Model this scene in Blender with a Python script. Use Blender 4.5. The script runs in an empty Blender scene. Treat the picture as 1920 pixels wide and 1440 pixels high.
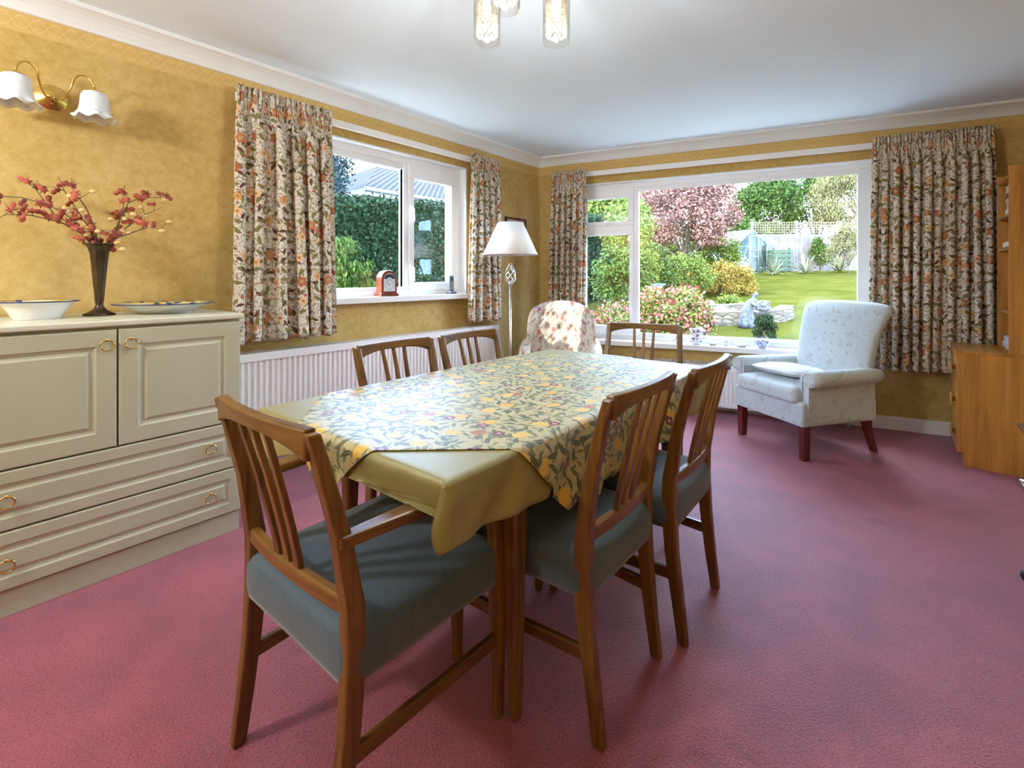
import bpy, bmesh, math, random
import numpy as np
from mathutils import Vector, Matrix
PI = math.pi
S = bpy.context.scene
COL = S.collection
random.seed(7)

# ------------------------------------------------------------------ camera
cam_d = bpy.data.cameras.new('camera'); cam = bpy.data.objects.new('camera', cam_d); COL.objects.link(cam)
cam_d.sensor_width = 36; cam_d.lens = 900/1920*36
cam_d.shift_y = -200/1920
cam_d.clip_start = .05; cam_d.clip_end = 200
cam.location = (0, 0, 1.18); cam.rotation_euler = (PI/2, 0, math.radians(39.05))
S.camera = cam
S.cycles.diffuse_bounces = 8; S.cycles.max_bounces = 14; S.cycles.transparent_max_bounces = 16; S.cycles.sample_clamp_indirect = 6
# ------------------------------------------------------------------ view
S.view_settings.view_transform = 'Standard'; S.view_settings.look = 'None'
S.view_settings.exposure = 2.55; S.view_settings.gamma = 1; S.view_settings.use_curve_mapping = False
# ------------------------------------------------------------------ sky
w = bpy.data.worlds.new('sky'); S.world = w; w.use_nodes = True
nt = w.node_tree; nt.nodes.clear()
wo = nt.nodes.new('ShaderNodeOutputWorld'); bg = nt.nodes.new('ShaderNodeBackground')
tc = nt.nodes.new('ShaderNodeTexCoord'); ns = nt.nodes.new('ShaderNodeTexNoise'); rp = nt.nodes.new('ShaderNodeValToRGB')
ns.inputs['Scale'].default_value = 3.5; ns.inputs['Detail'].default_value = 6
rp.color_ramp.elements[0].position = .42; rp.color_ramp.elements[0].color = (.36, .58, 1, 1)
rp.color_ramp.elements[1].position = .6; rp.color_ramp.elements[1].color = (.76, .89, 1, 1)
nt.links.new(tc.outputs['Generated'], ns.inputs['Vector']); nt.links.new(ns.outputs['Fac'], rp.inputs['Fac'])
nt.links.new(rp.outputs['Color'], bg.inputs['Color']); bg.inputs['Strength'].default_value = 4.4
nt.links.new(bg.outputs[0], wo.inputs[0])
# ------------------------------------------------------------------ sun (low autumn sun, coming over the left garden)
sd = bpy.data.lights.new('sun', 'SUN'); sun = bpy.data.objects.new('sun', sd); COL.objects.link(sun)
sd.energy = 2.0; sd.color = (1, .93, .82); sd.angle = math.radians(.8)
sun.location = (-8, -12, 10)
sun.rotation_euler = Vector((.37, .93, -.40)).to_track_quat('-Z', 'Y').to_euler()

# ------------------------------------------------------------------ node helpers
class G:
    def __init__(s, name):
        s.m = bpy.data.materials.new(name); s.m.use_nodes = True
        s.t = s.m.node_tree; s.t.nodes.clear()
        s.out = s.t.nodes.new('ShaderNodeOutputMaterial')
    def n(s, typ, **kw):
        nd = s.t.nodes.new(typ)
        for k, v in kw.items(): setattr(nd, k, v)
        return nd
    def put(s, sock, v):
        if v is None: return
        if isinstance(v, bpy.types.NodeSocket): s.t.links.new(v, sock)
        elif isinstance(v, (int, float)): sock.default_value = v
        else:
            v = tuple(v)
            sock.default_value = v + (1,) if len(v) == 3 and len(sock.default_value) == 4 else v
    def math(s, op, a, b=None, c=None):
        nd = s.n('ShaderNodeMath', operation=op); s.put(nd.inputs[0], a); s.put(nd.inputs[1], b); s.put(nd.inputs[2], c)
        return nd.outputs[0]
    def vm(s, op, a, b=None):
        nd = s.n('ShaderNodeVectorMath', operation=op); s.put(nd.inputs[0], a)
        if op == 'SCALE': s.put(nd.inputs['Scale'], b)
        else: s.put(nd.inputs[1], b)
        return nd.outputs['Value'] if op in ('LENGTH', 'DOT_PRODUCT') else nd.outputs[0]
    def mix(s, f, a, b):
        nd = s.n('ShaderNodeMix', data_type='RGBA'); s.put(nd.inputs[0], f); s.put(nd.inputs[6], a); s.put(nd.inputs[7], b)
        return nd.outputs[2]
    def sep(s, v):
        nd = s.n('ShaderNodeSeparateXYZ'); s.put(nd.inputs[0], v); return nd.outputs
    def comb(s, x=0, y=0, z=0):
        nd = s.n('ShaderNodeCombineXYZ'); s.put(nd.inputs[0], x); s.put(nd.inputs[1], y); s.put(nd.inputs[2], z); return nd.outputs[0]
    def coord(s, k='Object'): return s.n('ShaderNodeTexCoord').outputs[k]
    def noise(s, v, sc, det=2, rough=.5, dist=0):
        nd = s.n('ShaderNodeTexNoise'); s.put(nd.inputs['Vector'], v); nd.inputs['Scale'].default_value = sc
        nd.inputs['Detail'].default_value = det; nd.inputs['Roughness'].default_value = rough; nd.inputs['Distortion'].default_value = dist
        return nd.outputs['Fac']
    def ramp(s, f, stops, interp='LINEAR'):
        nd = s.n('ShaderNodeValToRGB'); s.put(nd.inputs[0], f); cr = nd.color_ramp; cr.interpolation = interp
        while len(cr.elements) < len(stops): cr.elements.new(.5)
        for e, (p, c) in zip(cr.elements, stops):
            e.position = p; e.color = tuple(c) + (1,) if len(c) == 3 else c
        return nd.outputs[0]
    def bump(s, h, st, dist=.01):
        nd = s.n('ShaderNodeBump'); s.put(nd.inputs['Height'], h); nd.inputs['Strength'].default_value = st
        nd.inputs['Distance'].default_value = dist; return nd.outputs[0]
    def bsdf(s, col, rough=.5, metal=0, spec=.5, normal=None, sheen=0, trans=0, coat=0, ior=None, emis=None, es=0, sss=0, sheen_tint=None, alpha=None, cr=.03):
        b = s.n('ShaderNodeBsdfPrincipled')
        s.put(b.inputs['Base Color'], col); s.put(b.inputs['Roughness'], rough); s.put(b.inputs['Metallic'], metal)
        s.put(b.inputs['Specular IOR Level'], spec); s.put(b.inputs['Sheen Weight'], sheen)
        s.put(b.inputs['Transmission Weight'], trans); s.put(b.inputs['Coat Weight'], coat); b.inputs['Coat Roughness'].default_value = cr
        if ior: b.inputs['IOR'].default_value = ior
        if normal is not None: s.put(b.inputs['Normal'], normal)
        if sheen_tint: s.put(b.inputs['Sheen Tint'], sheen_tint)
        if emis: s.put(b.inputs['Emission Color'], emis); b.inputs['Emission Strength'].default_value = es
        s.t.links.new(b.outputs[0], s.out.inputs[0]); s.b = b
        return s.m
    # scattered printed motifs on 2D coordinates in metres: returns mask, random value
    def motif(s, uv, cell, seed, kind, a, b=.1, prob=1., petals=6, rnd=.8, curve=0., angle=None):
        P = s.vm('ADD', s.vm('SCALE', uv, 1/cell), (seed*7.3, seed*3.1, 0))
        v = s.n('ShaderNodeTexVoronoi', voronoi_dimensions='2D'); s.put(v.inputs['Vector'], P)
        v.inputs['Scale'].default_value = 1; v.inputs['Randomness'].default_value = rnd
        L = s.vm('SUBTRACT', P, v.outputs['Position']); l = s.sep(L); c = s.sep(v.outputs['Color'])
        if kind == 'flower':
            r = s.math('SQRT', s.math('ADD', s.math('MULTIPLY', l[0], l[0]), s.math('MULTIPLY', l[1], l[1])))
            an = s.math('ARCTAN2', l[1], l[0])
            R = s.math('MULTIPLY_ADD', s.math('COSINE', s.math('MULTIPLY', an, petals)), .14*a, .86*a)
            m = s.math('GREATER_THAN', R, r)
            core = s.math('GREATER_THAN', a*.33, r)
        else:
            ang = s.math('MULTIPLY', c[0], 6.283) if angle is None else s.math('MULTIPLY_ADD', c[0], 1.2, angle)
            co, si = s.math('COSINE', ang), s.math('SINE', ang)
            x = s.math('ADD', s.math('MULTIPLY', l[0], co), s.math('MULTIPLY', l[1], si))
            y = s.math('SUBTRACT', s.math('MULTIPLY', l[1], co), s.math('MULTIPLY', l[0], si))
            if curve: y = s.math('ADD', y, s.math('MULTIPLY', s.math('MULTIPLY', x, x), curve))
            ay = s.math('ABSOLUTE', y)
            xx = s.math('POWER', s.math('ABSOLUTE', s.math('DIVIDE', x, a)), 2)
            if kind == 'leaf': lim = s.math('MULTIPLY', s.math('SUBTRACT', 1, xx), b)
            else: lim = s.math('MULTIPLY', s.math('SQRT', s.math('MAXIMUM', s.math('SUBTRACT', 1, xx), 0)), b)
            m = s.math('GREATER_THAN', lim, ay)
            core = s.math('GREATER_THAN', .12*b, ay)
        if prob < 1: 
            p = s.math('LESS_THAN', c[1], prob); m = s.math('MULTIPLY', m, p); core = s.math('MULTIPLY', core, p)
        return m, core, c[2]

def simple(name, col, rough=.5, **kw):
    return G(name).bsdf(col, rough, **kw)
def noisy(name, c1, c2, scale=8, rough=.5, det=4, bump=0, bs=40, **kw):
    g = G(name); o = g.coord(); col = g.ramp(g.noise(o, scale, det), [(.35, c1), (.65, c2)])
    nm = g.bump(g.noise(o, bs, 3), bump) if bump else None
    return g.bsdf(col, rough, normal=nm, **kw)
def wood(name, c1, c2, axis='z', rough=.35, fine=60, coat=.15):
    g = G(name); o = g.coord()
    sc = {'z': (1, 1, .06), 'x': (.06, 1, 1), 'y': (1, .06, 1)}[axis]
    v = g.vm('MULTIPLY', o, sc)
    n1 = g.noise(v, fine, 5, .6, .6); n2 = g.noise(v, 9, 2, .5, 1.0)
    f = g.math('ADD', g.math('MULTIPLY', n1, .55), g.math('MULTIPLY', n2, .45))
    col = g.ramp(f, [(.38, c1), (.62, c2)])
    return g.bsdf(col, rough, coat=coat, normal=g.bump(n1, .08))

M = {}
OAK1, OAK2 = (.080, .030, .004), (.21, .098, .015)
for ax in 'xyz': M['oak_'+ax] = wood('oak_'+ax, OAK1, OAK2, ax)
for ax in 'xyz': M['teak_'+ax] = wood('teak_'+ax, (.30, .115, .016), (.55, .25, .045), ax, .38, 30)
M['mahogany'] = wood('mahogany', (.06, .006, .004), (.14, .014, .009), 'z', .3, 40, .3)
M['white_paint'] = simple('white_paint', (.80, .78, .76), .4)
M['upvc'] = simple('white_window_plastic', (.84, .85, .86), .3)
M['radiator'] = simple('radiator_enamel', (.80, .77, .76), .35)
M['brass'] = noisy('polished_brass', (.62, .40, .10), (.75, .52, .18), 20, .18, metal=1)
M['chrome'] = simple('chrome', (.75, .75, .76), .15, metal=1)
M['pewter'] = noisy('nickel', (.42, .40, .38), (.6, .58, .55), 30, .25, metal=1)
M['cream_lacquer'] = noisy('cream_lacquer', (.43, .425, .30), (.46, .455, .33), 3, .38)
M['cream_top'] = noisy('cream_worktop', (.58, .57, .44), (.62, .61, .49), 12, .3)

def wallpaper():
    g = G('ochre_wallpaper'); o = g.coord(); z = g.sep(o)
    big = g.noise(o, 2.2, 4, .6, .4); mid = g.noise(o, 22, 5, .7, .5); fine = g.noise(o, 160, 2)
    f = g.math('ADD', g.math('MULTIPLY', big, .35), g.math('ADD', g.math('MULTIPLY', mid, .55), g.math('MULTIPLY', fine, .12)))
    col = g.ramp(f, [(.36, (.44, .27, .070)), (.52, (.53, .365, .120)), (.68, (.60, .455, .205))])
    u = g.math('ADD', z[0], z[1])
    # border paper: chain of pointed ovals between two lines
    cs = g.math('COSINE', g.math('MULTIPLY', u, 2*PI/.11))
    d1 = g.math('ABSOLUTE', g.math('SUBTRACT', z[2], g.math('MULTIPLY_ADD', cs, .028, 2.29)))
    d2 = g.math('ABSOLUTE', g.math('SUBTRACT', z[2], g.math('MULTIPLY_ADD', cs, -.028, 2.29)))
    line = g.math('LESS_THAN', g.math('MINIMUM', d1, d2), .0022)
    inb = g.math('GREATER_THAN', z[2], 2.245)
    oval = g.math('LESS_THAN', g.math('MAXIMUM', d1, d2), .030)
    bcol = g.mix(g.math('MULTIPLY', oval, .35), (.62, .42, .145), (.52, .32, .09))
    bcol = g.mix(g.math('MULTIPLY', line, .7), bcol, (.74, .58, .30))
    col = g.mix(inb, col, g.mix(.85, col, bcol))
    return g.bsdf(col, .75, normal=g.bump(g.noise(o, 120, 3), .25, .004), spec=.25)
M['wallpaper'] = wallpaper()

def carpet():
    g = G('rose_carpet'); o = g.coord()
    n = g.noise(o, 170, 3, .75); m = g.noise(o, 5, 3)
    f = g.math('ADD', g.math('MULTIPLY', n, .8), g.math('MULTIPLY', m, .2))
    col = g.ramp(f, [(.38, (.155, .015, .030)), (.62, (.47, .070, .098))])
    return g.bsdf(col, .50, spec=.55, sheen=.28, sheen_tint=(.72, .80, 1, 1), normal=g.bump(g.noise(o, 150, 3, .7), .8, .008))
M['carpet'] = carpet()
M['ceiling'] = G('ceiling_paint'); _g = M['ceiling']; M['ceiling'] = _g.bsdf((.76, .88, 1.0), .8, spec=.2, normal=_g.bump(_g.noise(_g.coord(), 130, 3), .15, .004))
M['coving'] = simple('coving_paint', (.76, .79, .80), .6)

def curtain_mat():
    g = G('floral_curtain_print'); uv = g.coord('UV')
    col = g.mix(g.noise(uv, 6, 3), (.60, .54, .44), (.74, .69, .60))
    for cell, sd, a, b, cv, c in ((.020, 1, .55, .075, .8, (.34, .26, .17)), (.024, 2, .6, .07, -.9, (.36, .27, .18)), (.022, 11, .6, .07, .4, (.30, .23, .15)), (.030, 12, .5, .10, -.5, (.25, .185, .11)), (.026, 13, .55, .08, .6, (.28, .21, .13)),
                                  (.036, 3, .46, .12, .6, (.24, .17, .10))):
        m, k, r = g.motif(uv, cell, sd, 'leaf', a, b, .75, curve=cv); col = g.mix(g.math('MULTIPLY', m, .85), col, c)
    m, k, r = g.motif(uv, .058, 4, 'leaf', .47, .19, .7, curve=.5); col = g.mix(m, col, (.19, .165, .055))
    m, k, r = g.motif(uv, .060, 9, 'leaf', .40, .14, .45, curve=-.5); col = g.mix(m, col, (.11, .05, .03))
    m, k, r = g.motif(uv, .12, 5, 'flower', .22, prob=.55, petals=5); col = g.mix(m, col, g.mix(r, (.60, .27, .10), (.72, .45, .25))); col = g.mix(k, col, (.40, .22, .06))
    m, k, r = g.motif(uv, .17, 6, 'flower', .20, prob=.6, petals=5); col = g.mix(m, col, g.mix(r, (.38, .10, .04), (.48, .19, .09))); col = g.mix(k, col, (.42, .30, .12))
    m, k, r = g.motif(uv, .07, 7, 'oval', .15, .11, .25); col = g.mix(m, col, (.38, .10, .05))
    return g.bsdf(col, .8, spec=.2, sheen=.1)
M['curtain'] = curtain_mat()
M['lining'] = simple('curtain_lining', (.75, .70, .6), .8)

def topper_mat():
    g = G('fruit_print_cloth'); uv = g.coord('UV')
    col = (.45, .405, .20)
    # fine vine lines
    v = g.n('ShaderNodeTexVoronoi', feature='DISTANCE_TO_EDGE', voronoi_dimensions='2D'); g.put(v.inputs['Vector'], g.vm('ADD', uv, g.vm('SCALE', g.comb(g.noise(uv, 14, 2), g.noise(g.vm('ADD', uv, (3, 3, 0)), 14, 2)), .05)))
    v.inputs['Scale'].default_value = 34
    col = g.mix(g.math('MULTIPLY', g.math('LESS_THAN', v.outputs['Distance'], .035), .65), col, (.20, .17, .06))
    for cell, sd, a, b, cv, c, pr in ((.042, 1, .50, .13, .5, (.055, .085, .045), .8), (.052, 2, .48, .13, -.6, (.07, .11, .06), .75),
                                  (.062, 3, .46, .11, .4, (.03, .045, .028), .7), (.035, 8, .5, .1, .3, (.10, .13, .07), .6)):
        m, k, r = g.motif(uv, cell, sd, 'leaf', a, b, pr, curve=cv)
        col = g.mix(m, col, c); col = g.mix(g.math('MULTIPLY', g.math('MULTIPLY', k, m), .7), col, (.35, .33, .14))
    m, k, r = g.motif(uv, .105, 4, 'oval', .25, .18, .62); col = g.mix(m, col, g.mix(r, (.62, .34, .02), (.70, .47, .08)))
    m, k, r = g.motif(uv, .21, 5, 'oval', .11, .09, .4); col = g.mix(m, col, (.36, .11, .04))
    m, k, r = g.motif(uv, .15, 6, 'flower', .14, prob=.55); col = g.mix(m, col, (.16, .015, .06)); col = g.mix(k, col, (.5, .3, .25))
    w = g.n('ShaderNodeTexNoise'); w.inputs['Scale'].default_value = 900; g.put(w.inputs['Vector'], uv)
    return g.bsdf(col, .5, spec=.5, sheen=.1, coat=.45, cr=.42, normal=g.bump(w.outputs[0], .1, .002))
M['topper'] = topper_mat()
_g = G('olive_cotton_cloth'); M['olive'] = _g.bsdf(_g.mix(_g.noise(_g.coord('UV'), 5, 3), (.235, .205, .055), (.265, .235, .07)), .5, spec=.5, sheen=.1, coat=.65, cr=.40,
                                          normal=_g.bump(_g.noise(_g.coord('UV'), 12, 3), .15, .01))
def seat_mat():
    g = G('slate_blue_seat_fabric'); o = g.coord(); s_ = g.sep(o)
    # small woven squares
    def sq(sx, sy, off):
        fx = g.math('ABSOLUTE', g.math('SUBTRACT', g.math('FRACT', g.math('ADD', g.math('DIVIDE', s_[0], sx), off)), .5))
        fy = g.math('ABSOLUTE', g.math('SUBTRACT', g.math('FRACT', g.math('ADD', g.math('DIVIDE', s_[1], sy), off*.5)), .5))
        d = g.math('MAXIMUM', fx, fy)
        return g.math('MULTIPLY', g.math('LESS_THAN', d, .17), g.math('GREATER_THAN', d, .10))
    m = g.math('MAXIMUM', sq(.034, .034, 0), sq(.034, .034, .5))
    col = g.mix(g.noise(o, 60, 3), (.052, .082, .110), (.070, .107, .138)); col = g.mix(g.math('MULTIPLY', m, .35), col, (.045, .065, .09))
    return g.bsdf(col, .75, spec=.3, sheen=.25, normal=g.bump(g.noise(o, 500, 2), .2, .002))
M['seat'] = seat_mat()
def damask():
    g = G('pale_blue_floral_upholstery'); uv = g.n('ShaderNodeTexCoord').outputs['Object']
    s_ = g.sep(uv); p = g.comb(g.math('MULTIPLY_ADD', s_[1], .6, s_[0]), g.math('MULTIPLY_ADD', s_[1], .5, s_[2]), 0)
    col = g.mix(g.noise(uv, 5, 2), (.44, .49, .50), (.50, .55, .56))
    for cell, sd, a, b, cv, c, pr, st in ((.07, 1, .55, .035, .9, (.30, .34, .33), .8, .45), (.09, 2, .5, .03, -1., (.28, .32, .30), .8, .45),
                                      (.06, 3, .3, .09, .3, (.26, .29, .25), .5, .6)):
        m, k, r = g.motif(p, cell, sd, 'leaf', a, b, pr, curve=cv); col = g.mix(g.math('MULTIPLY', m, st), col, c)
    m, k, r = g.motif(p, .13, 5, 'flower', .16, prob=.5, petals=5); col = g.mix(g.math('MULTIPLY', m, .45), col, (.45, .32, .31))
    return g.bsdf(col, .75, spec=.3, sheen=.2, normal=g.bump(g.noise(uv, 300, 2), .15, .002))
M['damask'] = damask()
def roses():
    g = G('rose_print_upholstery'); uv = g.coord(); s_ = g.sep(uv); p = g.comb(s_[0], g.math('ADD', s_[2], g.math('MULTIPLY', s_[1], .7)), 0)
    col = g.mix(g.noise(uv, 14, 3), (.60, .52, .44), (.68, .62, .54))
    m, k, r = g.motif(p, .06, 1, 'leaf', .45, .14, .8, curve=.5); col = g.mix(g.math('MULTIPLY', m, .8), col, g.mix(r, (.27, .30, .24), (.30, .29, .36)))
    m, k, r = g.motif(p, .04, 2, 'leaf', .45, .12, .7, curve=-.5); col = g.mix(g.math('MULTIPLY', m, .7), col, (.42, .34, .24))
    m, k, r = g.motif(p, .085, 3, 'flower', .27, prob=.6, petals=5); col = g.mix(m, col, g.mix(r, (.46, .20, .22), (.56, .34, .24))); col = g.mix(k, col, (.34, .12, .15))
    return g.bsdf(col, .75, spec=.2)
M['roses'] = roses()

def glass_mat(name, tint=(1, 1, 1), refl=1.45, boost=0.0, gz=.9):
    g = G(name); tr = g.n('ShaderNodeBsdfTransparent'); tr.inputs[0].default_value = tint + (1,)
    gl = g.n('ShaderNodeBsdfGlossy'); gl.inputs['Roughness'].default_value = .01
    lw = g.n('ShaderNodeLayerWeight'); lw.inputs['Blend'].default_value = .5
    class fr: outputs = [g.math('MULTIPLY_ADD', g.math('POWER', lw.outputs['Facing'], 5), gz, .04)]
    mx = g.n('ShaderNodeMixShader'); g.put(mx.inputs[0], g.math('ADD', fr.outputs[0], boost)); g.t.links.new(tr.outputs[0], mx.inputs[1]); g.t.links.new(gl.outputs[0], mx.inputs[2])
    g.t.links.new(mx.outputs[0], g.out.inputs[0]); return g.m
M['glass'] = glass_mat('window_glass', (.97, .985, .98))
M['shade_glass'] = glass_mat('clear_shade_glass', (.97, .96, .93), 1.5, .03)
M['gh_glass'] = glass_mat('greenhouse_glass', (.66, .76, .72), 1.5, .0, .3)

# ------------------------------------------------------------------ mesh helpers
class MB:
    def __init__(s): s.v = []; s.f = []; s.uv = None; s.sm = []
    def add(s, vs, fs, smooth=False):
        o = len(s.v); s.v += [tuple(p) for p in vs]; s.f += [tuple(i+o for i in f) for f in fs]; s.sm += [smooth]*len(fs); return s
    def box(s, a, b):
        x0, y0, z0 = a; x1, y1, z1 = b
        v = [(x0,y0,z0),(x1,y0,z0),(x1,y1,z0),(x0,y1,z0),(x0,y0,z1),(x1,y0,z1),(x1,y1,z1),(x0,y1,z1)]
        return s.add(v, [(0,3,2,1),(4,5,6,7),(0,1,5,4),(1,2,6,5),(2,3,7,6),(3,0,4,7)])
    def loft(s, rings, caps=True, smooth=False, closed=False):
        n = len(rings[0]); v = [p for r in rings for p in r]; f = []
        R = len(rings); m = R if closed else R-1
        for i in range(m):
            for j in range(n):
                a = i*n+j; b = i*n+(j+1) % n; c = ((i+1) % R)*n+(j+1) % n; d = ((i+1) % R)*n+j
                f.append((a, b, c, d))
        s.add(v, f, smooth)
        if caps and not closed:
            o = len(s.v)-len(v)
            s.f += [tuple(o+j for j in reversed(range(n))), tuple(o+(R-1)*n+j for j in range(n))]; s.sm += [False, False]
        return s
    def column(s, st, axis='z'):
        # rectangles (cx,cy,cz,w1,w2) across the axis
        rings = []
        for x, y, z, a, b in st:
            a /= 2; b /= 2
            if axis == 'z': r = [(x-a,y-b,z),(x+a,y-b,z),(x+a,y+b,z),(x-a,y+b,z)]
            elif axis == 'x': r = [(x,y-a,z-b),(x,y+a,z-b),(x,y+a,z+b),(x,y-a,z+b)]
            else: r = [(x+a,y,z-b),(x-a,y,z-b),(x-a,y,z+b),(x+a,y,z+b)]
            rings.append(r)
        return s.loft(rings)
    def lathe(s, prof, c=(0, 0, 0), n=32, caps=False, wob=None):
        rings = []
        for i, (r, z) in enumerate(prof):
            ring = []
            for k in range(n):
                a = 2*PI*k/n; rr = r; zz = z
                if wob: rr, zz = wob(i/(len(prof)-1), a, r, z)
                ring.append((c[0]+rr*math.cos(a), c[1]+rr*math.sin(a), c[2]+zz))
            rings.append(ring)
        return s.loft(rings, caps, True)
    def tube(s, pts, r, n=8, caps=True):
        pts = [Vector(p) for p in pts]; rs = r if isinstance(r, (list, tuple)) else [r]*len(pts)
        rings = []; up = Vector((0, 0, 1))
        for i, p in enumerate(pts):
            t = (pts[min(i+1, len(pts)-1)]-pts[max(i-1, 0)])
            if t.length < 1e-9: t = Vector((0, 0, 1))
            t.normalize()
            if i == 0:
                u = t.cross(up if abs(t.z) < .95 else Vector((1, 0, 0))).normalized()
            else:
                u = (u-t*u.dot(t)); u = u.normalized() if u.length > 1e-6 else t.orthogonal().normalized()
            w_ = t.cross(u)
            rings.append([tuple(p+(u*math.cos(2*PI*k/n)+w_*math.sin(2*PI*k/n))*rs[i]) for k in range(n)])
        return s.loft(rings, caps, True)
    def slab(s, outline, prof, smooth=True, dome=0):
        # outline: closed list of (x,y); prof: list of (inset metres, z)
        cx = sum(p[0] for p in outline)/len(outline); cy = sum(p[1] for p in outline)/len(outline)
        rings = []
        for ins, z in prof:
            ring = []
            for x, y in outline:
                d = math.hypot(x-cx, y-cy); k = max(0, (d-ins)/d) if d else 0
                ring.append((cx+(x-cx)*k, cy+(y-cy)*k, z))
            rings.append(ring)
        return s.loft(rings, True, smooth)
    def sphere(s, c, r, n=12, m=8, sc=(1, 1, 1)):
        prof = []
        rings = []
        for i in range(m+1):
            ph = PI*i/m; rr = max(math.sin(ph), .02)
            rings.append([(c[0]+r*sc[0]*rr*math.cos(2*PI*k/n), c[1]+r*sc[1]*rr*math.sin(2*PI*k/n), c[2]-r*sc[2]*math.cos(ph)) for k in range(n)])
        return s.loft(rings, True, True)
    def build(s, name, mat, parent=None, bevel=0, seg=2, subsurf=0, smooth=None, solid=0, uv=None, mats=None):
        me = bpy.data.meshes.new(name); me.from_pydata(s.v, [], s.f)
        me.polygons.foreach_set('use_smooth', [bool(x) if smooth is None else smooth for x in s.sm])
        if uv is not None:
            l = me.uv_layers.new(name='UVMap'); idx = np.empty(len(me.loops), dtype=np.int32); me.loops.foreach_get('vertex_index', idx)
            l.data.foreach_set('uv', np.asarray(uv, dtype=np.float32)[idx].ravel())
        me.update(); me.validate()
        o = bpy.data.objects.new(name, me); COL.objects.link(o)
        if isinstance(mat, (list, tuple)):
            for m_ in mat: me.materials.append(m_)
        elif mat: me.materials.append(mat)
        if parent: o.parent = parent
        if solid: md = o.modifiers.new('solid', 'SOLIDIFY'); md.thickness = solid; md.offset = 0
        if subsurf: md = o.modifiers.new('sub', 'SUBSURF'); md.levels = subsurf; md.render_levels = subsurf
        if bevel:
            md = o.modifiers.new('bevel', 'BEVEL'); md.width = bevel; md.segments = seg; md.limit_method = 'ANGLE'; md.angle_limit = math.radians(40)
            md.harden_normals = False
        return o

def rrect(hx, hy, r=.03, n=5, hx2=None):
    # rounded rectangle (trapezoid when hx2, the half width at +y, differs)
    hx2 = hx if hx2 is None else hx2; out = []
    for cx, cy, a0 in ((hx2-r, hy-r, 0), (-(hx2-r), hy-r, 90), (-(hx-r), -hy+r, 180), (hx-r, -hy+r, 270)):
        for k in range(n+1):
            a = math.radians(a0+90*k/n); out.append((cx+r*math.cos(a), cy+r*math.sin(a)))
    # densify straight sides
    res = []
    for i, p in enumerate(out):
        q = out[(i+1) % len(out)]; res.append(p); d = math.hypot(q[0]-p[0], q[1]-p[1])
        k = int(d/.06)
        for j in range(1, k+1): res.append((p[0]+(q[0]-p[0])*j/(k+1), p[1]+(q[1]-p[1])*j/(k+1)))
    return res

def tag(o, label=None, cat=None, group=None, kind=None):
    if label: o['label'] = label
    if cat: o['category'] = cat
    if group: o['group'] = group
    if kind: o['kind'] = kind
    return o
def thing(name, label, cat, loc=(0, 0, 0), rz=0, group=None, kind=None):
    o = bpy.data.objects.new(name, None); COL.objects.link(o); o.empty_display_size = .1
    o.location = loc; o.rotation_euler = (0, 0, rz)
    return tag(o, label, cat, group, kind)
def copy_tree(o, parent=None):
    c = o.copy(); COL.objects.link(c); c.parent = parent
    for ch in [x for x in S.objects if x.parent is o]: copy_tree(ch, c)
    return c
def structure(o): o['kind'] = 'structure'; return o

# ================================================================== room shell
A_, B_, C_, D_ = (-2.97, -1.8), (-2.97, 4.10), (.82, 4.954), (.82, -1.8)
RB = math.atan2(.2198, .9755)                       # direction of the back wall
BM = Matrix.Translation((-2.97, 4.10, 0)) @ Matrix.Rotation(RB, 4, 'Z')   # local x along wall, local y outwards
def bw(o):
    if o.parent is None: o.matrix_world = BM @ o.matrix_world
    return o
m = MB(); m.add([(-3.3,-2.1,-.1),(1.15,-2.1,-.1),(1.15,5.2,-.1),(-3.1,4.2,-.1),(-3.3,-2.1,0),(1.15,-2.1,0),(1.15,5.2,0),(-3.1,4.2,0)],
                [(0,3,2,1),(4,5,6,7),(0,1,5,4),(1,2,6,5),(2,3,7,6),(3,0,4,7)])
structure(m.build('floor', M['carpet']))
m = MB(); m.box((-3.3, -2.1, 2.42), (1.15, 5.4, 2.6)); structure(m.build('ceiling', M['ceiling']))
def wall_with_hole(mb, L0, L1, holes, z1, t):
    # local x along, y 0..t outward
    xs = L0
    for (h0, h1, hz0, hz1) in holes:
        mb.box((xs, 0, 0), (h0, t, z1)); 
        if hz0 > 0: mb.box((h0, 0, 0), (h1, t, hz0))
        mb.box((h0, 0, hz1), (h1, t, z1)); xs = h1
    mb.box((xs, 0, 0), (L1, t, z1)); return mb
# left wall: local x = along +y world
LM = Matrix(((0, -1, 0, -2.97), (1, 0, 0, 0), (0, 0, 1, 0), (0, 0, 0, 1)))     # local (x,y,z) -> world (-2.97-y, x, z)
W1 = (1.2, 3.03, 1.02, 2.14); W2 = (.40, 2.95, .55, 2.115)
o = wall_with_hole(MB(), -2.1, 4.12, [W1], 2.5, .28).build('wall_left', M['wallpaper']); o.matrix_world = LM; structure(o)
o = wall_with_hole(MB(), 0, 4.2, [W2], 2.5, .28).build('wall_back', M['wallpaper']); o.matrix_world = BM; structure(o)
structure(MB().box((-3.25, -2.08, 0), (1.1, -1.8, 2.5)).build('wall_front', M['wallpaper']))
RM = Matrix.Translation((.82, 0, 0)) @ Matrix.Rotation(-PI/2, 4, 'Z')     # local x = -y world, local y = +x world
o = wall_with_hole(MB(), -5.2, 1.85, [], 2.5, .28).build('wall_right', M['wallpaper']); o.matrix_world = RM; structure(o)

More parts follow.
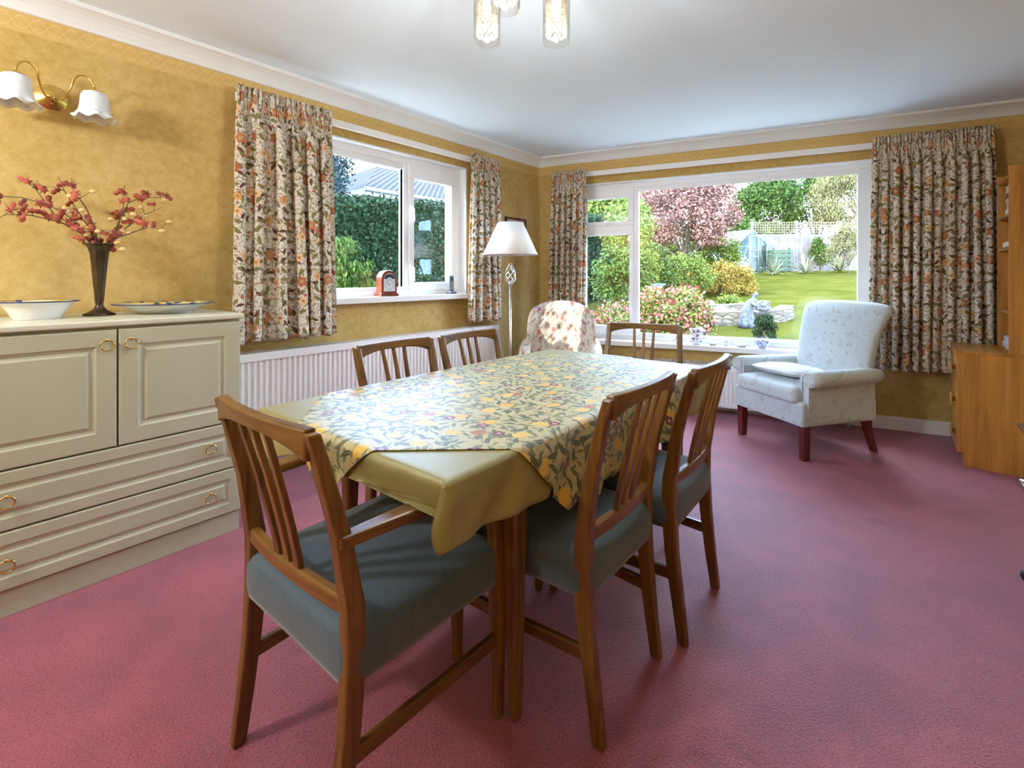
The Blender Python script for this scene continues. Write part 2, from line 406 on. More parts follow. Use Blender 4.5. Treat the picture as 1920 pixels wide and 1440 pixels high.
poly = [A_, B_, C_, D_]
def inset(d):
    n = len(poly); res = []
    L = []
    for i in range(n):
        a = Vector(poly[i]); b = Vector(poly[(i+1) % n]); t = (b-a).normalized(); nrm = Vector((t.y, -t.x)); L.append((a+nrm*d, t))
    for i in range(n):
        p, t = L[i-1]; q, u = L[i]
        k = (q-p).cross(u)/t.cross(u) if hasattr(Vector((0, 0)), 'cross') else 0
        res.append(p+t*k)
    return res
prof = [(0, 2.33), (.012, 2.332), (.02, 2.345), (.035, 2.365), (.055, 2.383), (.08, 2.397), (.095, 2.402), (.1, 2.412), (.1, 2.42), (0, 2.42)]
sides = ['left', 'back', 'right', 'front']
for i, sd_ in enumerate(sides):
    ra, rb = [], []
    for d, z in prof:
        c = inset(d); ra.append((c[i].x, c[i].y, z)); rb.append((c[(i+1) % 4].x, c[(i+1) % 4].y, z))
    o = MB().loft([ra, rb], smooth=False).build('trim_%d' % (i+1), M['coving']); structure(o)
bp = [(0, 0), (.016, 0), (.016, .088), (.010, .098), (0, .10)]
for i, sd_ in enumerate(sides[:2]):
    ra, rb = [], []
    for d, z in bp:
        c = inset(d); ra.append((c[i].x, c[i].y, z)); rb.append((c[(i+1) % 4].x, c[(i+1) % 4].y, z))
    structure(MB().loft([ra, rb]).build('baseboard_'+sd_, M['white_paint']))

def ring_box(m, x0, x1, y0, y1, X0, X1, Y0_, Y1_, z0, z1):
    m.box((X0, Y0_, z0), (x0, Y1_, z1)); m.box((x1, Y0_, z0), (X1, Y1_, z1)); m.box((x0, Y0_, z0), (x1, y0, z1)); m.box((x0, y1, z0), (x1, Y1_, z1))
m = MB(); ring_box(m, -3.30, 1.15, -2.12, 5.0, -4.45, 4.6, -4.5, 5.9, -.16, -.12)  # unseen pale ring round the house, added to bounce light onto the ceiling
structure(m.build('bounce_paving', noisy('pale_bounce_slabs', (.50, .47, .42), (.60, .57, .52), 6, .8)))
# ------------------------------------------------------------------ windows (local frames of their walls)
def window(name, mat4, W, panes, sashes, sill, frame_y=.05, handles=(), f=.055, mull=(), trans=()):
    x0, x1, z0, z1 = W
    root = thing(name, None, None, kind='structure')
    root.matrix_world = mat4
    y0, y1 = frame_y, frame_y+.065
    m = MB(); m.box((x0, y0, z0), (x0+f, y1, z1)); m.box((x1-f, y0, z0), (x1, y1, z1)); m.box((x0+f, y0, z0), (x1-f, y1, z0+f)); m.box((x0+f, y0, z1-f), (x1-f, y1, z1))
    for a, b in mull: m.box((a, y0, z0+f), (b, y1, z1-f))
    for (xa, xb, za, zb) in trans: m.box((xa, y0, za), (xb, y1, zb))
    m.build('window_frame', M['upvc'], root, bevel=.006)
    for (xa, xb, za, zb) in panes:
        MB().box((xa-.004, y0+.030, za-.004), (xb+.004, y0+.036, zb+.004)).build('pane', M['glass'], root)
        m = MB(); g_ = .006; yy = y0+.024
        m.box((xa-.006, yy, za-.006), (xb+.006, yy+.006, za)); m.box((xa-.006, yy, zb), (xb+.006, yy+.006, zb+.006))
        m.box((xa-.006, yy, za), (xa, yy+.006, zb)); m.box((xb, yy, za), (xb+.006, yy+.006, zb))
        m.build('glazing_gasket', M['gasket'], root)
    for (xa, xb, za, zb, xo0, xo1, zo0, zo1, opens) in sashes:
        m = MB(); yy0, yy1 = (y0-.014, y0+.045) if opens else (y0+.012, y0+.045)
        m.box((xo0, yy0, zo0), (xo1, yy1, za)); m.box((xo0, yy0, zb), (xo1, yy1, zo1)); m.box((xo0, yy0, za), (xa, yy1, zb)); m.box((xb, yy0, za), (xo1, yy1, zb))
        m.build('sash' if opens else 'glazing_bead', M['upvc'], root, bevel=.006)
    for (hx, hz, vert) in handles:
        m = MB(); m.box((hx-.011, y0-.030, hz-.03), (hx+.011, y0-.014, hz+.03))
        m.tube([(hx, y0-.028, hz+.01), (hx, y0-.052, hz+.005), (hx+(.0 if vert else .09), y0-.055, hz-(.1 if vert else .01))], .007, 8)
        m.build('handle', M['upvc'], root, bevel=.002)
    sx0, sx1, szt, th, proj = sill
    m = MB(); m.box((sx0, -proj, szt-th), (sx1, 0, szt)); m.box((x0, -.001, szt-th), (x1, y0+.004, szt))
    m.build('window_sill', M['white_paint'], root, bevel=.005)
    # reveal linings (painted plaster)
    m = MB(); m.box((x0, .001, z1-.012), (x1, y0, z1-.0005)); m.box((x0+.0005, .001, szt), (x0+.012, y0, z1-.012)); m.box((x1-.012, .001, szt), (x1-.0005, y0, z1-.012))
    m.build('reveal', M['coving'], root)
    return root
M['gasket'] = simple('window_gasket', (.22, .23, .24), .5)
window('window_1', LM, W1, [(1.262, 2.395, 1.104, 2.035), (2.49, 2.90, 1.14, 1.97)], [(1.262, 2.395, 1.104, 2.035, 1.255, 2.40, 1.075, 2.085, False), (2.49, 2.90, 1.14, 1.97, 2.440, 2.98, 1.075, 2.085, True)],
       (1.15, 2.97, 1.04, .042, .075), frame_y=.07, handles=[(2.457, 1.72, True), (2.457, 1.25, True)], f=.062, mull=[(2.395, 2.452)])
window('window_2', BM, W2, [(.50, .925, 1.735, 1.962), (.50, .94, .70, 1.598), (1.03, 2.78, .642, 2.02)],
       [(.50, .925, 1.735, 1.962, .455, .985, 1.692, 2.06, True), (.50, .94, .70, 1.598, .455, .985, .605, 1.642, True), (1.03, 2.78, .642, 2.02, 1.02, 2.895, .605, 2.06, False)], (.33, 3.0, .575, .045, .11), frame_y=.07,
       handles=[(.962, 1.32, True), (.962, .92, True), (.70, 1.715, False)], f=.06, mull=[(.975, 1.028)], trans=[(.46, .975, 1.635, 1.70)])
# glazed garden door behind the camera
# ------------------------------------------------------------------ curtain rails and curtains
def rail(name, mat4, x0, x1, z, label):
    m = MB(); m.box((x0, -.062, z-.024), (x1, -.045, z+.024))
    for k in range(5):
        xx = x0+.05+(x1-x0-.1)*k/4; m.box((xx-.012, -.048, z-.01), (xx+.012, -.001, z+.01))
    o = m.build(name, M['white_paint'], bevel=.004); o.matrix_world = mat4; tag(o, label, 'curtain rail')
rail('curtain_rail', LM, 1.12, 3.33, 2.205, 'white curtain rail above the smaller left window')
rail('curtain_rail', BM, .22, 3.55, 2.205, 'white curtain rail above the wide garden window')
def curtain(mat4, t0, t1, b0, b1, ztop, zbot, folds, amp, seed, label, fabric_w, off=-.105, heading=.075, tie=None):
    rnd = random.Random(seed); nu, nv = folds*16, 40
    ph = [rnd.uniform(-.5, .5) for _ in range(folds+2)]; am = [rnd.uniform(.65, 1.2) for _ in range(folds+2)]
    wd = [rnd.uniform(.7, 1.35) for _ in range(folds)]; tot = sum(wd); cum = [0]
    for x in wd: cum.append(cum[-1]+x/tot)
    m = MB(); uv = []
    grid = []
    for j in range(nv+1):
        v = j/nv; z = ztop+(zbot-ztop)*v
        h = ztop-z
        k = min(1, max(0, (h-heading*.7)/.22)); k = k*k*(3-2*k)*.9+.1
        row = []
        for i in range(nu+1):
            u = i/nu; fi = u*folds; a = int(min(fi, folds-1)); fr = fi-a
            # fold-wise warped position
            uu = cum[a]+(cum[a+1]-cum[a])*fr
            e = amp*(am[a]*(1-fr)+am[a+1]*fr)
            s_ = math.sin(2*PI*fr)
            s2 = math.sin(2*PI*fr*3+seed)
            dep = (s_*e*k + (1-k)*(.012*s2))*(1+.25*v)
            lat = .42*((t1-t0)/folds)*math.sin(4*PI*fr)*k
            x = (t0+(t1-t0)*u)*(1-v**.8)+(b0+(b1-b0)*uu)*v**.8+lat
            if k < 1: x = x
            dep += .012*math.sin(3*v+ph[a]*4)*k
            zz = z-(.006*math.sin(2*PI*fr*2+ph[a]*5) if j == nv else 0)
            row.append((x, off-dep, zz))
        grid.append(row)
    mid = grid[nv//2]; arc = [0]
    for i in range(nu): arc.append(arc[-1]+math.hypot(mid[i+1][0]-mid[i][0], mid[i+1][1]-mid[i][1]))
    for j in range(nv+1):
        for i in range(nu+1):
            m.v.append(grid[j][i]); uv.append((arc[i]+seed*.37, grid[j][i][2]))
    for j in range(nv):
        for i in range(nu):
            a = j*(nu+1)+i; m.f.append((a, a+1, a+nu+2, a+nu+1)); m.sm.append(True)
    root = thing('curtain', label, 'curtain', group='floral curtains at the windows'); root.matrix_world = mat4
    m.build('curtain_fabric', M['curtain'], root, solid=.004, uv=uv)
    return root
curtain(LM, 1.10, 1.66, 1.07, 1.70, 2.25, .815, 6, .052, 1, 'floral curtain pushed to the left of the small window, nearest the vase', 1.7, off=-.125)
curtain(LM, 2.95, 3.32, 2.93, 3.35, 2.245, .80, 5, .045, 2, 'sunlit floral curtain between the small window and the standard lamp', 1.1, off=-.125)
curtain(BM, .225, .575, .19, .545, 2.235, .50, 6, .040, 3, 'floral curtain behind the tufted chair, at the left end of the garden window', 1.2, off=-.16)
curtain(BM, 2.84, 3.53, 2.80, 3.56, 2.25, .49, 11, .040, 4, 'wide floral curtain behind the pale armchair beside the bookcase', 2.1, off=-.145)

# ================================================================== radiators
def radiator(mat4, x0, x1, z0, z1, y0, y1, label, pitch=.033):
    root = thing('radiator', label, 'radiator'); root.matrix_world = mat4
    m = MB(); n = int((x1-x0-.02)/pitch); rings = []
    prof = []; p = (x1-x0-.02)/n
    for i in range(n):
        a = x0+.01+i*p
        prof += [(a, y0+.004), (a+p*.42, y0+.004), (a+p*.52, y0+.013), (a+p*.88, y0+.013)]
    prof.append((x1-.01, y0+.004))
    vs = []; fs = []
    for (a, b) in prof: vs += [(a, b, z0+.03), (a, b, z1-.03)]
    for i in range(len(prof)-1): fs.append((2*i, 2*i+2, 2*i+3, 2*i+1))
    m.add(vs, fs); m.box((x0+.01, y0+.016, z0+.005), (x1-.01, y0+.03, z1-.02))
    m.box((x0+.008, y0+.0, z0), (x1-.008, y0+.014, z0+.03))
    m.build('panel', M['radiator'], root)
    m = MB(); m.box((x0, y0-.006, z1-.045), (x1, y0, z1)); m.box((x0, y1-.004, z1-.045), (x1, y1, z1))
    k = int((x1-x0)/.022)
    for i in range(k): 
        a = x0+(x1-x0)*i/k; m.box((a, y0, z1-.006), (a+.011, y1-.004, z1))
    m.build('top_grille', M['radiator'], root)
    for a in (x0, x1-.004): MB().box((a, y0, z0+.01), (a+.004, y1, z1-.002)).build('side_panel', M['radiator'], root)
    for a in (x0+.06, x1-.06): MB().tube([(a, (y0+y1)/2, z0+.02), (a, (y0+y1)/2, .002)], .008).build('pipe', M['radiator'], root)
    return root
radiator(LM, 1.02, 3.33, .125, .748, -.115, -.02, 'long white panel radiator under the small window beside the cream sideboard')
radiator(BM, .75, 2.75, .07, .425, -.19, -.02, 'low white radiator with slotted top under the wide garden window')

# ================================================================== dining chairs
def make_chair(carver, label, name='dining_chair'):
    root = thing(name, label, 'chair', group='oak dining chairs round the table')
    rb = .222 if carver else .182; rs = .222 if carver else .185; rt = .214 if carver else .203; fx = .238 if carver else .215
    for sx in (-1, 1):
        # rear leg continuing up as back post
        st = [(sx*rb, -.238, 0, .024, .034), (sx*(rb-.002), -.222, .12, .028, .038), (sx*rs, -.203, .28, .033, .042), (sx*rs, -.194, .42, .036, .046),
              (sx*rs, -.196, .52, .035, .044), (sx*(rs*.5+rt*.5), -.222, .68, .032, .036), (sx*rt, -.262, .83, .030, .030), (sx*rt, -.279, .886, .030, .028)]
        MB().column(st).build('back_leg', M['oak_z'], root, bevel=.006)
        top = .655 if carver else .43
        st = [(sx*fx, .236, 0, .024, .026), (sx*fx, .236, .15, .030, .032), (sx*fx, .232, .33, .036, .038), (sx*fx, .228, .44, .034, .036)]
        if carver: st += [(sx*fx, .215, .56, .028, .030), (sx*fx, .205, top-.01, .026, .028)]
        else: st = st[:-1]+[(sx*fx, .231, .385, .037, .039)]
        MB().column(st).build('front_leg', M['oak_z'], root, bevel=.006)
        # side stretcher
        y0, y1 = -.200, .225
        MB().column([(sx*(rb-.001), y0, .215, .018, .036), (sx*(rb+fx)/2, 0, .215, .018, .034), (sx*fx, y1, .215, .018, .036)], 'y').build('stretcher', M['oak_y'], root, bevel=.004)
        if carver:
            st = []
            for k in range(13):
                t = k/12; y = -.232+.475*t
                x = sx*(rs+.003+(fx+.018-rs)*math.sin(t*PI*.5)); z = .660-.014*t+.010*math.sin(t*PI)
                st.append((x, y, z, .030+.026*math.sin(min(1, t*1.25)*PI*.5), .026-.004*t))
            MB().column([(x, y, z, a, b) for x, y, z, a, b in st], 'y').build('armrest', M['oak_y'], root, bevel=.006)
    # top rail: bowed backwards, thicker at the ends (bracketed)
    st = []
    for k in range(17):
        t = -1+2*k/16; x = t*(rt-.004); hgt = .034+.030*abs(t)**3.2; bow = -.018*(1-t*t)
        st.append((x, -.279+bow+.002, .890-hgt/2+.003, .024, hgt))
    MB().column(st, 'x').build('top_rail', M['oak_x'], root, bevel=.005)
    st = [( t*(rs-.008), -.203-.012*(1-t*t), .522, .024, .036) for t in [-1+2*k/10 for k in range(11)]]
    MB().column(st, 'x').build('lower_rail', M['oak_x'], root, bevel=.005)
    for k in (-1, 0, 1):
        xt = k*.060; xb = k*.044
        st = []
        for i in range(9):
            t = i/8; z = .532+(.862-.532)*t
            wd = .027-.013*t
            y = -.214+(-.294+.214)*(t**1.15)
            st.append((xb+(xt-xb)*t, y, z, wd, .014))
        MB().column(st).build('back_slat', M['oak_z'], root, bevel=.003)
    hb = rs+.018; hf = fx+.012
    ol = [(x, y+.012) for x, y in rrect(hb, .232, .03, 4, hf)]
    pr = [(.02, .362), (.004, .366), (0, .385), (0, .43), (.002, .452), (.012, .468), (.04, .478), (.1, .488), (.17, .493), (.2, .494)]
    MB().slab(ol, pr).build('seat', M['seat'], root)
    MB().box((-hb+.03, -.2, .345), (hb-.03, -.18, .372)).build('seat_rail', M['oak_x'], root); MB().box((-hf+.045, .2, .345), (hf-.045, .222, .372)).build('seat_rail', M['oak_x'], root)
    return root
carver = make_chair(True, 'oak carver armchair with blue seat at the near end of the table', 'dining_armchair'); carver.location = (-1.081, .744, 0); carver.rotation_euler.z = 0
carver2 = copy_tree(carver); carver2.location = (-1.175, 2.56, 0); carver2.rotation_euler.z = math.radians(194)
carver2['label'] = 'oak carver armchair at the far end of the table, backed by the garden window'
c0 = make_chair(False, 'oak side chair pulled out on the right of the table, nearest the camera')
c0.location = (-.827, 1.257, 0); c0.rotation_euler.z = PI/2
for (x, y, rz, lab) in ((-.785, 1.722, 91, 'oak side chair on the right of the table, the one nearer the pale armchair'),
                        (-1.50, 1.36, -89, 'oak side chair against the radiator side of the table, nearer the sideboard'),
                        (-1.495, 1.83, -90, 'oak side chair against the radiator side of the table, nearer the standard lamp')):
    c = copy_tree(c0); c.location = (x, y, 0); c.rotation_euler.z = math.radians(rz); c['label'] = lab

# ================================================================== table and cloths
TX0, TX1, TY0, TY1, TZ = -1.645, -.757, .712, 2.40, .745
tb = thing('dining_table', 'long oak dining table under a green cloth in the middle of the room', 'table', ((TX0+TX1)/2, (TY0+TY1)/2, 0))
hx, hy = (TX1-TX0)/2, (TY1-TY0)/2
MB().box((-hx+.004, -hy+.004, TZ-.028), (hx-.004, hy-.004, TZ-.003)).build('tabletop', M['oak_y'], tb, bevel=.006)
m = MB(); ax, ay = hx-.06, hy-.32
m.box((-ax, -ay, .645), (ax, -ay+.022, .715)); m.box((-ax, ay-.022, .645), (ax, ay, .715)); m.box((-ax, -ay, .645), (-ax+.022, ay, .715)); m.box((ax-.022, -ay, .645), (ax, ay, .715))
m.build('apron', M['oak_y'], tb)
for sx in (-1, 1):
    for sy in (-1, 1):
        MB().column([(sx*(hx-.045), sy*(hy-.292), 0, .032, .032), (sx*(hx-.05), sy*(hy-.295), .3, .046, .046), (sx*(hx-.055), sy*(hy-.3), .715, .062, .062)]).build('leg', M['oak_z'], tb, bevel=.012, seg=3)

def drape(u, v, top, gap, wave, ph):
    """flat cloth coordinate -> 3D over the table block"""
    dx = 0 if TX0 <= u <= TX1 else (u-TX1 if u > TX1 else u-TX0)
    dy = 0 if TY0 <= v <= TY1 else (v-TY1 if v > TY1 else v-TY0)
    cx = min(max(u, TX0), TX1); cy = min(max(v, TY0), TY1)
    r = math.hypot(dx, dy)
    if r < 1e-6: return (u, v, top)
    rr = .012
    if r < rr*PI/2: down = rr*(1-math.cos(r/rr)); out = rr*math.sin(r/rr)
    else: down = rr+(r-rr*PI/2); out = rr
    nx, ny = dx/r, dy/r
    corner = min(abs(dx), abs(dy))/max(r, 1e-6)        # 0 on straight sides, .7 on the diagonal
    s_ = u*1.0+v*1.0
    k = down/.2
    out += gap*min(1, r/.05)
    if corner > 0:
        fold = corner*1.414
        ang = math.atan2(abs(dy), abs(dx))
        out += r*.22*fold; q_ = nx*(1-.9*fold); w_ = ny+.9*fold*(1 if dy > 0 else -1); l_ = math.hypot(q_, w_); nx, ny = q_/l_, w_/l_
        down *= (1-.10*fold)
    out += k*wave*(.5+.5*math.sin(s_*19+ph))+k*wave*.35*math.sin(s_*43+ph*2)
    return (cx+nx*out, cy+ny*out, top-down)
def cloth(name, inside, u0, u1, v0, v1, step, top, gap, wave, ph, mat, label, warp=None, solid=.0015):
    us = sorted(set(list(np.arange(u0, u1+step, step))+[TX0, TX1, TX0-.006, TX1+.006, TX0-.014, TX1+.014])); vs_ = sorted(set(list(np.arange(v0, v1+step, step))+[TY0, TY1, TY0-.006, TY1+.006, TY0-.014, TY1+.014]))
    us = [x for x in us if u0-1e-6 <= x <= u1+1e-6]; vs_ = [x for x in vs_ if v0-1e-6 <= x <= v1+1e-6]
    return us, vs_
def cloth_poly(name, poly_, top, gap, wave, ph, mat, label, step=.02):
    # grid a convex polygon: rows by v, each row spans the polygon exactly
    vmin = min(p[1] for p in poly_); vmax = max(p[1] for p in poly_)
    rows = sorted(set([round(x, 5) for x in np.arange(vmin, vmax, step)]+[round(vmax, 5)]+[round(p[1], 5) for p in poly_]+[TY0, TY1, round(TY0-.008, 5), round(TY1+.008, 5), round(TY0-.018, 5), round(TY1+.018, 5)]))
    rows = [r for r in rows if vmin <= r <= vmax]
    # base columns (fractions) common to all rows
    umin = min(p[0] for p in poly_); umax = max(p[0] for p in poly_)
    cols = sorted(set([round(x, 5) for x in np.arange(umin, umax, step)]+[round(umax, 5)]+[TX0, TX1, round(TX0-.008, 5), round(TX1+.008, 5), round(TX0-.018, 5), round(TX1+.018, 5)]))
    def span(v):
        xs = []
        n = len(poly_)
        for i in range(n):
            (ax_, ay_), (bx_, by_) = poly_[i], poly_[(i+1) % n]
            if abs(ay_-by_) < 1e-9:
                if abs(v-ay_) < 1e-6: xs += [ax_, bx_]
            elif min(ay_, by_)-1e-9 <= v <= max(ay_, by_)+1e-9:
                t = (v-ay_)/(by_-ay_); xs.append(ax_+(bx_-ax_)*t)
        return min(xs), max(xs)
    m = MB(); uv = []; n = len(cols)
    for v in rows:
        a, b = span(v)
        for u in cols:
            uu = min(max(u, a), b)
            m.v.append(drape(uu, v, top, gap, wave, ph)); uv.append((uu, v))
    for j in range(len(rows)-1):
        for i in range(n-1):
            a = j*n+i; q = (a, a+1, a+n+1, a+n); P = [Vector(m.v[k]) for k in q]
            if (P[0]-P[2]).length < 1e-7 or ((P[1]-P[0]).length < 1e-7 and (P[2]-P[3]).length < 1e-7): continue
            m.f.append(q); m.sm.append(True)
    o = m.build(name, mat, solid=.0016, uv=uv); return tag(o, label, 'tablecloth')
cloth_poly('tablecloth', [(-1.79, .585), (-.617, .650), (-.56, 2.475), (-1.80, 2.48)], .7475, .004, .030, 1.0, M['olive'],
           'plain olive green tablecloth lying directly on the dining table, under the printed cloth')
cloth_poly('table_topper', [(-1.2, .545), (-.54, 1.12), (-.54, 1.89), (-1.2, 2.465), (-1.86, 1.89), (-1.86, 1.12)], .7515, .016, .030, 1.0, M['topper'],
           'pointed fruit and leaf print cloth spread on top of the olive tablecloth')

# ================================================================== cream sideboard
sb = thing('sideboard', 'cream panelled sideboard with ring handles along the left wall', 'sideboard', (-2.40, 0, 0))
Y0, Y1, DP = -.55, .947, .545
m = MB(); m.box((-DP, Y0, .095), (-.024, Y1, .985)); m.build('carcass', M['cream_lacquer'], sb, bevel=.002)
MB().box((-DP, Y0-.01, .987), (.006, Y1+.012, 1.012)).build('top', M['cream_top'], sb, bevel=.007, seg=3)
MB().box((-DP, Y0+.01, 0), (-.014, Y1-.004, .092)).build('plinth', M['cream_lacquer'], sb, bevel=.002)
def panel_front(y0, y1, z0, z1, b, name='door', notch=.008):
    # front in plane x=0, raised and fielded panel made of nested rings
    def ring(i, x):
        return [(x, y0+i, z0+i), (x, y1-i, z0+i), (x, y1-i, z1-i), (x, y0+i, z1-i)]
    rs = [ring(0, -.022), ring(0, -.004), ring(.004, 0), ring(b, 0), ring(b+.006, -.004), ring(b+.016, -.0065), ring(b+.024, -.0045), ring(b+.03, -.001)]
    m = MB(); m.loft(rs, True, False)
    return m.build(name, M['cream_lacquer'], sb)
def ring_pull(par, y, z):
    m = MB(); R = .021; m.tube([(.010+.004*math.cos(2*PI*k/24)*0, y+R*math.sin(2*PI*k/24), z-R*1.0+R*math.cos(2*PI*k/24)) for k in range(25)], .0026, 8, False)
    m.sphere((.007, y, z), .0068, 10, 6); m.tube([(0, y, z), (.007, y, z)], .0035, 8)
    m.lathe([(.0105, 0), (.0105, .001)], (0, 0, 0), 8) if False else None
    return m.build('ring_handle', M['brass'], par)
d1 = panel_front(-.02, .488, .515, .975, .062); ring_pull(d1, .457, .937)
d2 = panel_front(.494, .943, .515, .975, .062); ring_pull(d2, .533, .937)
d3 = panel_front(-.548, -.026, .515, .975, .062); 
w1 = panel_front(-.25, .943, .304, .509, .042, 'drawer'); ring_pull(w1, .186, .425); ring_pull(w1, .817, .433)
w2 = panel_front(-.25, .943, .098, .298, .042, 'drawer'); ring_pull(w2, .186, .205); ring_pull(w2, .817, .213)

# things on the sideboard
def plate_mat():
    g = G('painted_fruit_glaze'); o = g.coord(); s_ = g.sep(o); p = g.comb(s_[0], s_[1], 0)
    r = g.vm('LENGTH', p)
    col = g.mix(g.noise(p, 9, 2), (.75, .62, .18), (.80, .72, .4))
    m_, k, q = g.motif(p, .06, 2, 'flower', .4, prob=.8, petals=5); col = g.mix(m_, col, g.mix(q, (.70, .40, .02), (.85, .66, .1)))
    m_, k, q = g.motif(p, .05, 3, 'leaf', .45, .2, .6); col = g.mix(m_, col, g.mix(q, (.03, .12, .13), (.03, .05, .25)))
    return g.bsdf(col, .15, coat=.3)
M['china'] = simple('white_china', (.74, .75, .75), .15, coat=.3)
M['painted'] = plate_mat(); M['navy'] = simple('navy_rim_glaze', (.02, .03, .13), .15)
def dish(name, loc, R, H, rf, label, prof):
    root = thing(name, label, 'bowl' if name == 'bowl' else 'plate', loc)
    out = [(R*a, H*b) for a, b in prof]
    MB().lathe([(rf*R*.6, .004), (rf*R, 0)]+out, n=48).build('body', M['china'], root)
    inn = [(max(R*a-.004, .002), H*b+.004) for a, b in reversed(prof[:-1])]
    MB().lathe([out[-1], (R*.985, H+.003)]+inn+[(.002, H*prof[0][1]+.006)], n=48).build('glazed_inside', M['painted'], root)
    pts = [(R*math.cos(2*PI*k/48), R*math.sin(2*PI*k/48), H+.001) for k in range(49)]
    MB().tube(pts, .003, 6, False).build('rim', M['navy'], root)
    return root
dish('bowl', (-2.72, .30, 1.0125), .128, .070, .56, 'deep white bowl with blue rim and painted fruit, left of the vase', [(.56, .03), (.60, .12), (.66, .35), (.80, .75), (.9, .93), (1, 1)])
dish('plate', (-2.72, .735, 1.0125), .20, .045, .50, 'wide shallow platter with painted fruit rim, right of the vase', [(.5, .04), (.55, .12), (.66, .4), (.84, .82), (1, 1)])
vs = thing('vase', 'tall fluted dark bronze vase between the bowl and the platter', 'vase', (-2.76, .50, 1.0125))
g = G('bronze_lustre'); o_ = g.coord(); M['bronze'] = g.bsdf(g.ramp(g.noise(g.vm('MULTIPLY', o_, (1, 1, .2)), 30, 4), [(.35, (.05, .035, .022)), (.6, (.11, .08, .05)), (.75, (.16, .07, .045))]), .3, metal=.75)
def flute(t, a, r, z):
    k = .05 if t > .25 else 0
    if t > .93: return r*(1+.05*math.cos(a*6)), z+.004*math.cos(a*6)
    return r*(1-k*abs(math.sin(a*6))), z
MB().lathe([(.004, .0), (.056, 0), (.058, .006), (.045, .012), (.028, .022), (.018, .034), (.013, .048), (.016, .058), (.018, .09), (.022, .14), (.026, .19), (.030, .24), (.034, .275), (.042, .30), (.056, .312), (.064, .317), (.060, .3165), (.040, .300), (.031, .27), (.026, .2), (.018, .1), (.002, .06)], n=48, wob=flute).build('vase_body', M['bronze'], vs)
# dried autumn spray: branches, lobed leaves, berries
sp = thing('dried_branches', 'dried sprays of red leaves and cream berries standing in the vase', 'dried flowers', (-2.76, .50, 1.30))
M['twig'] = noisy('dark_twig', (.05, .03, .02), (.12, .09, .06), 40, .8); M['red_leaf'] = noisy('faded_red_leaf', (.26, .035, .015), (.50, .12, .07), 30, .7)
M['berry'] = noisy('cream_berry', (.68, .42, .12), (.80, .62, .34), 25, .4)
rnd = random.Random(5)
# (paths given in the plane of the wall: along y, up z, with some depth)
paths = [[(0, -.01, 0), (0, -.05, .06), (.01, -.09, .13), (.0, -.16, .18), (-.02, -.24, .205), (-.02, -.33, .20), (-.02, -.345, .17)],
         [(0, -.01, 0), (.01, -.06, .07), (.03, -.13, .11), (.04, -.22, .13), (.05, -.29, .125), (.05, -.32, .10)],
         [(0, -.01, 0), (0, -.03, .09), (-.02, -.07, .17), (-.03, -.11, .25), (-.03, -.13, .31)],
         [(0, -.005, 0), (.02, -.02, .10), (.03, -.05, .18), (.05, -.09, .24), (.05, -.10, .30)],
         [(0, -.01, 0), (-.03, -.05, .08), (-.05, -.14, .15), (-.06, -.19, .24), (-.06, -.21, .28)],
         [(0, .01, 0), (0, .05, .08), (.0, .075, .15), (.01, .10, .22), (.01, .15, .255), (.01, .22, .26), (0, .26, .285)],
         [(0, .01, 0), (.02, .06, .10), (.02, .08, .2), (.02, .085, .30)],
         [(0, .01, 0), (-.01, .05, .06), (-.02, .11, .12), (-.03, .16, .17), (-.03, .24, .22)],
         [(0, .01, 0), (.03, .04, .05), (.04, .10, .08), (.05, .17, .115), (.05, .23, .10)]]
def poly_leaf(mb, c, size, nrm):
    nrm = Vector(nrm).normalized(); u = nrm.orthogonal().normalized(); w_ = nrm.cross(u); a0 = rnd.uniform(0, 2*PI)
    prof_ = [(0, .25), (25, .55), (45, .35), (70, .9), (90, 1.05), (110, .9), (135, .38), (155, .55), (180, .25), (225, .5), (270, .2), (315, .5)]
    c = Vector(c); pts = [c+(u*math.cos(math.radians(a)+a0)+w_*math.sin(math.radians(a)+a0))*size*r+nrm*size*.12*(r*r) for a, r in prof_]
    n = len(pts); mb.add([c]+pts, [(0, i+1, (i+1) % n+1) for i in range(n)], True)
lm, tm = MB(), MB()
for pth in paths:
    P = [Vector(p) for p in pth]; tm.tube(P, [.0035-.0025*i/(len(P)-1) for i in range(len(P))], 6)
    for i in range(1, len(P)):
        for q in range(3):
            t = rnd.random(); b = P[i-1].lerp(P[i], t); d = Vector((rnd.uniform(-.6, .6), rnd.uniform(-1, 1), rnd.uniform(-.3, 1))).normalized()*rnd.uniform(.015, .06)
            if rnd.random() < .75: tm.tube([b, b+d*.6+Vector((0, 0, .003)), b+d], [.0014, .001, .0006], 5)
            k = rnd.random()
            if k < .62: poly_leaf(lm, b+d*rnd.uniform(.1, .6), rnd.uniform(.026, .042), (rnd.uniform(.7, 1), rnd.uniform(-.7, .5), rnd.uniform(-.5, .5)))
            elif k < .92: bq = MB(); bq.sphere(b+d, rnd.uniform(.009, .013), 10, 6, (1, 1.15, .9)); bq.build('berry', M['berry'], sp)
lm.build('leaves', M['red_leaf'], sp, solid=.0006); tm.build('twigs', M['twig'], sp)

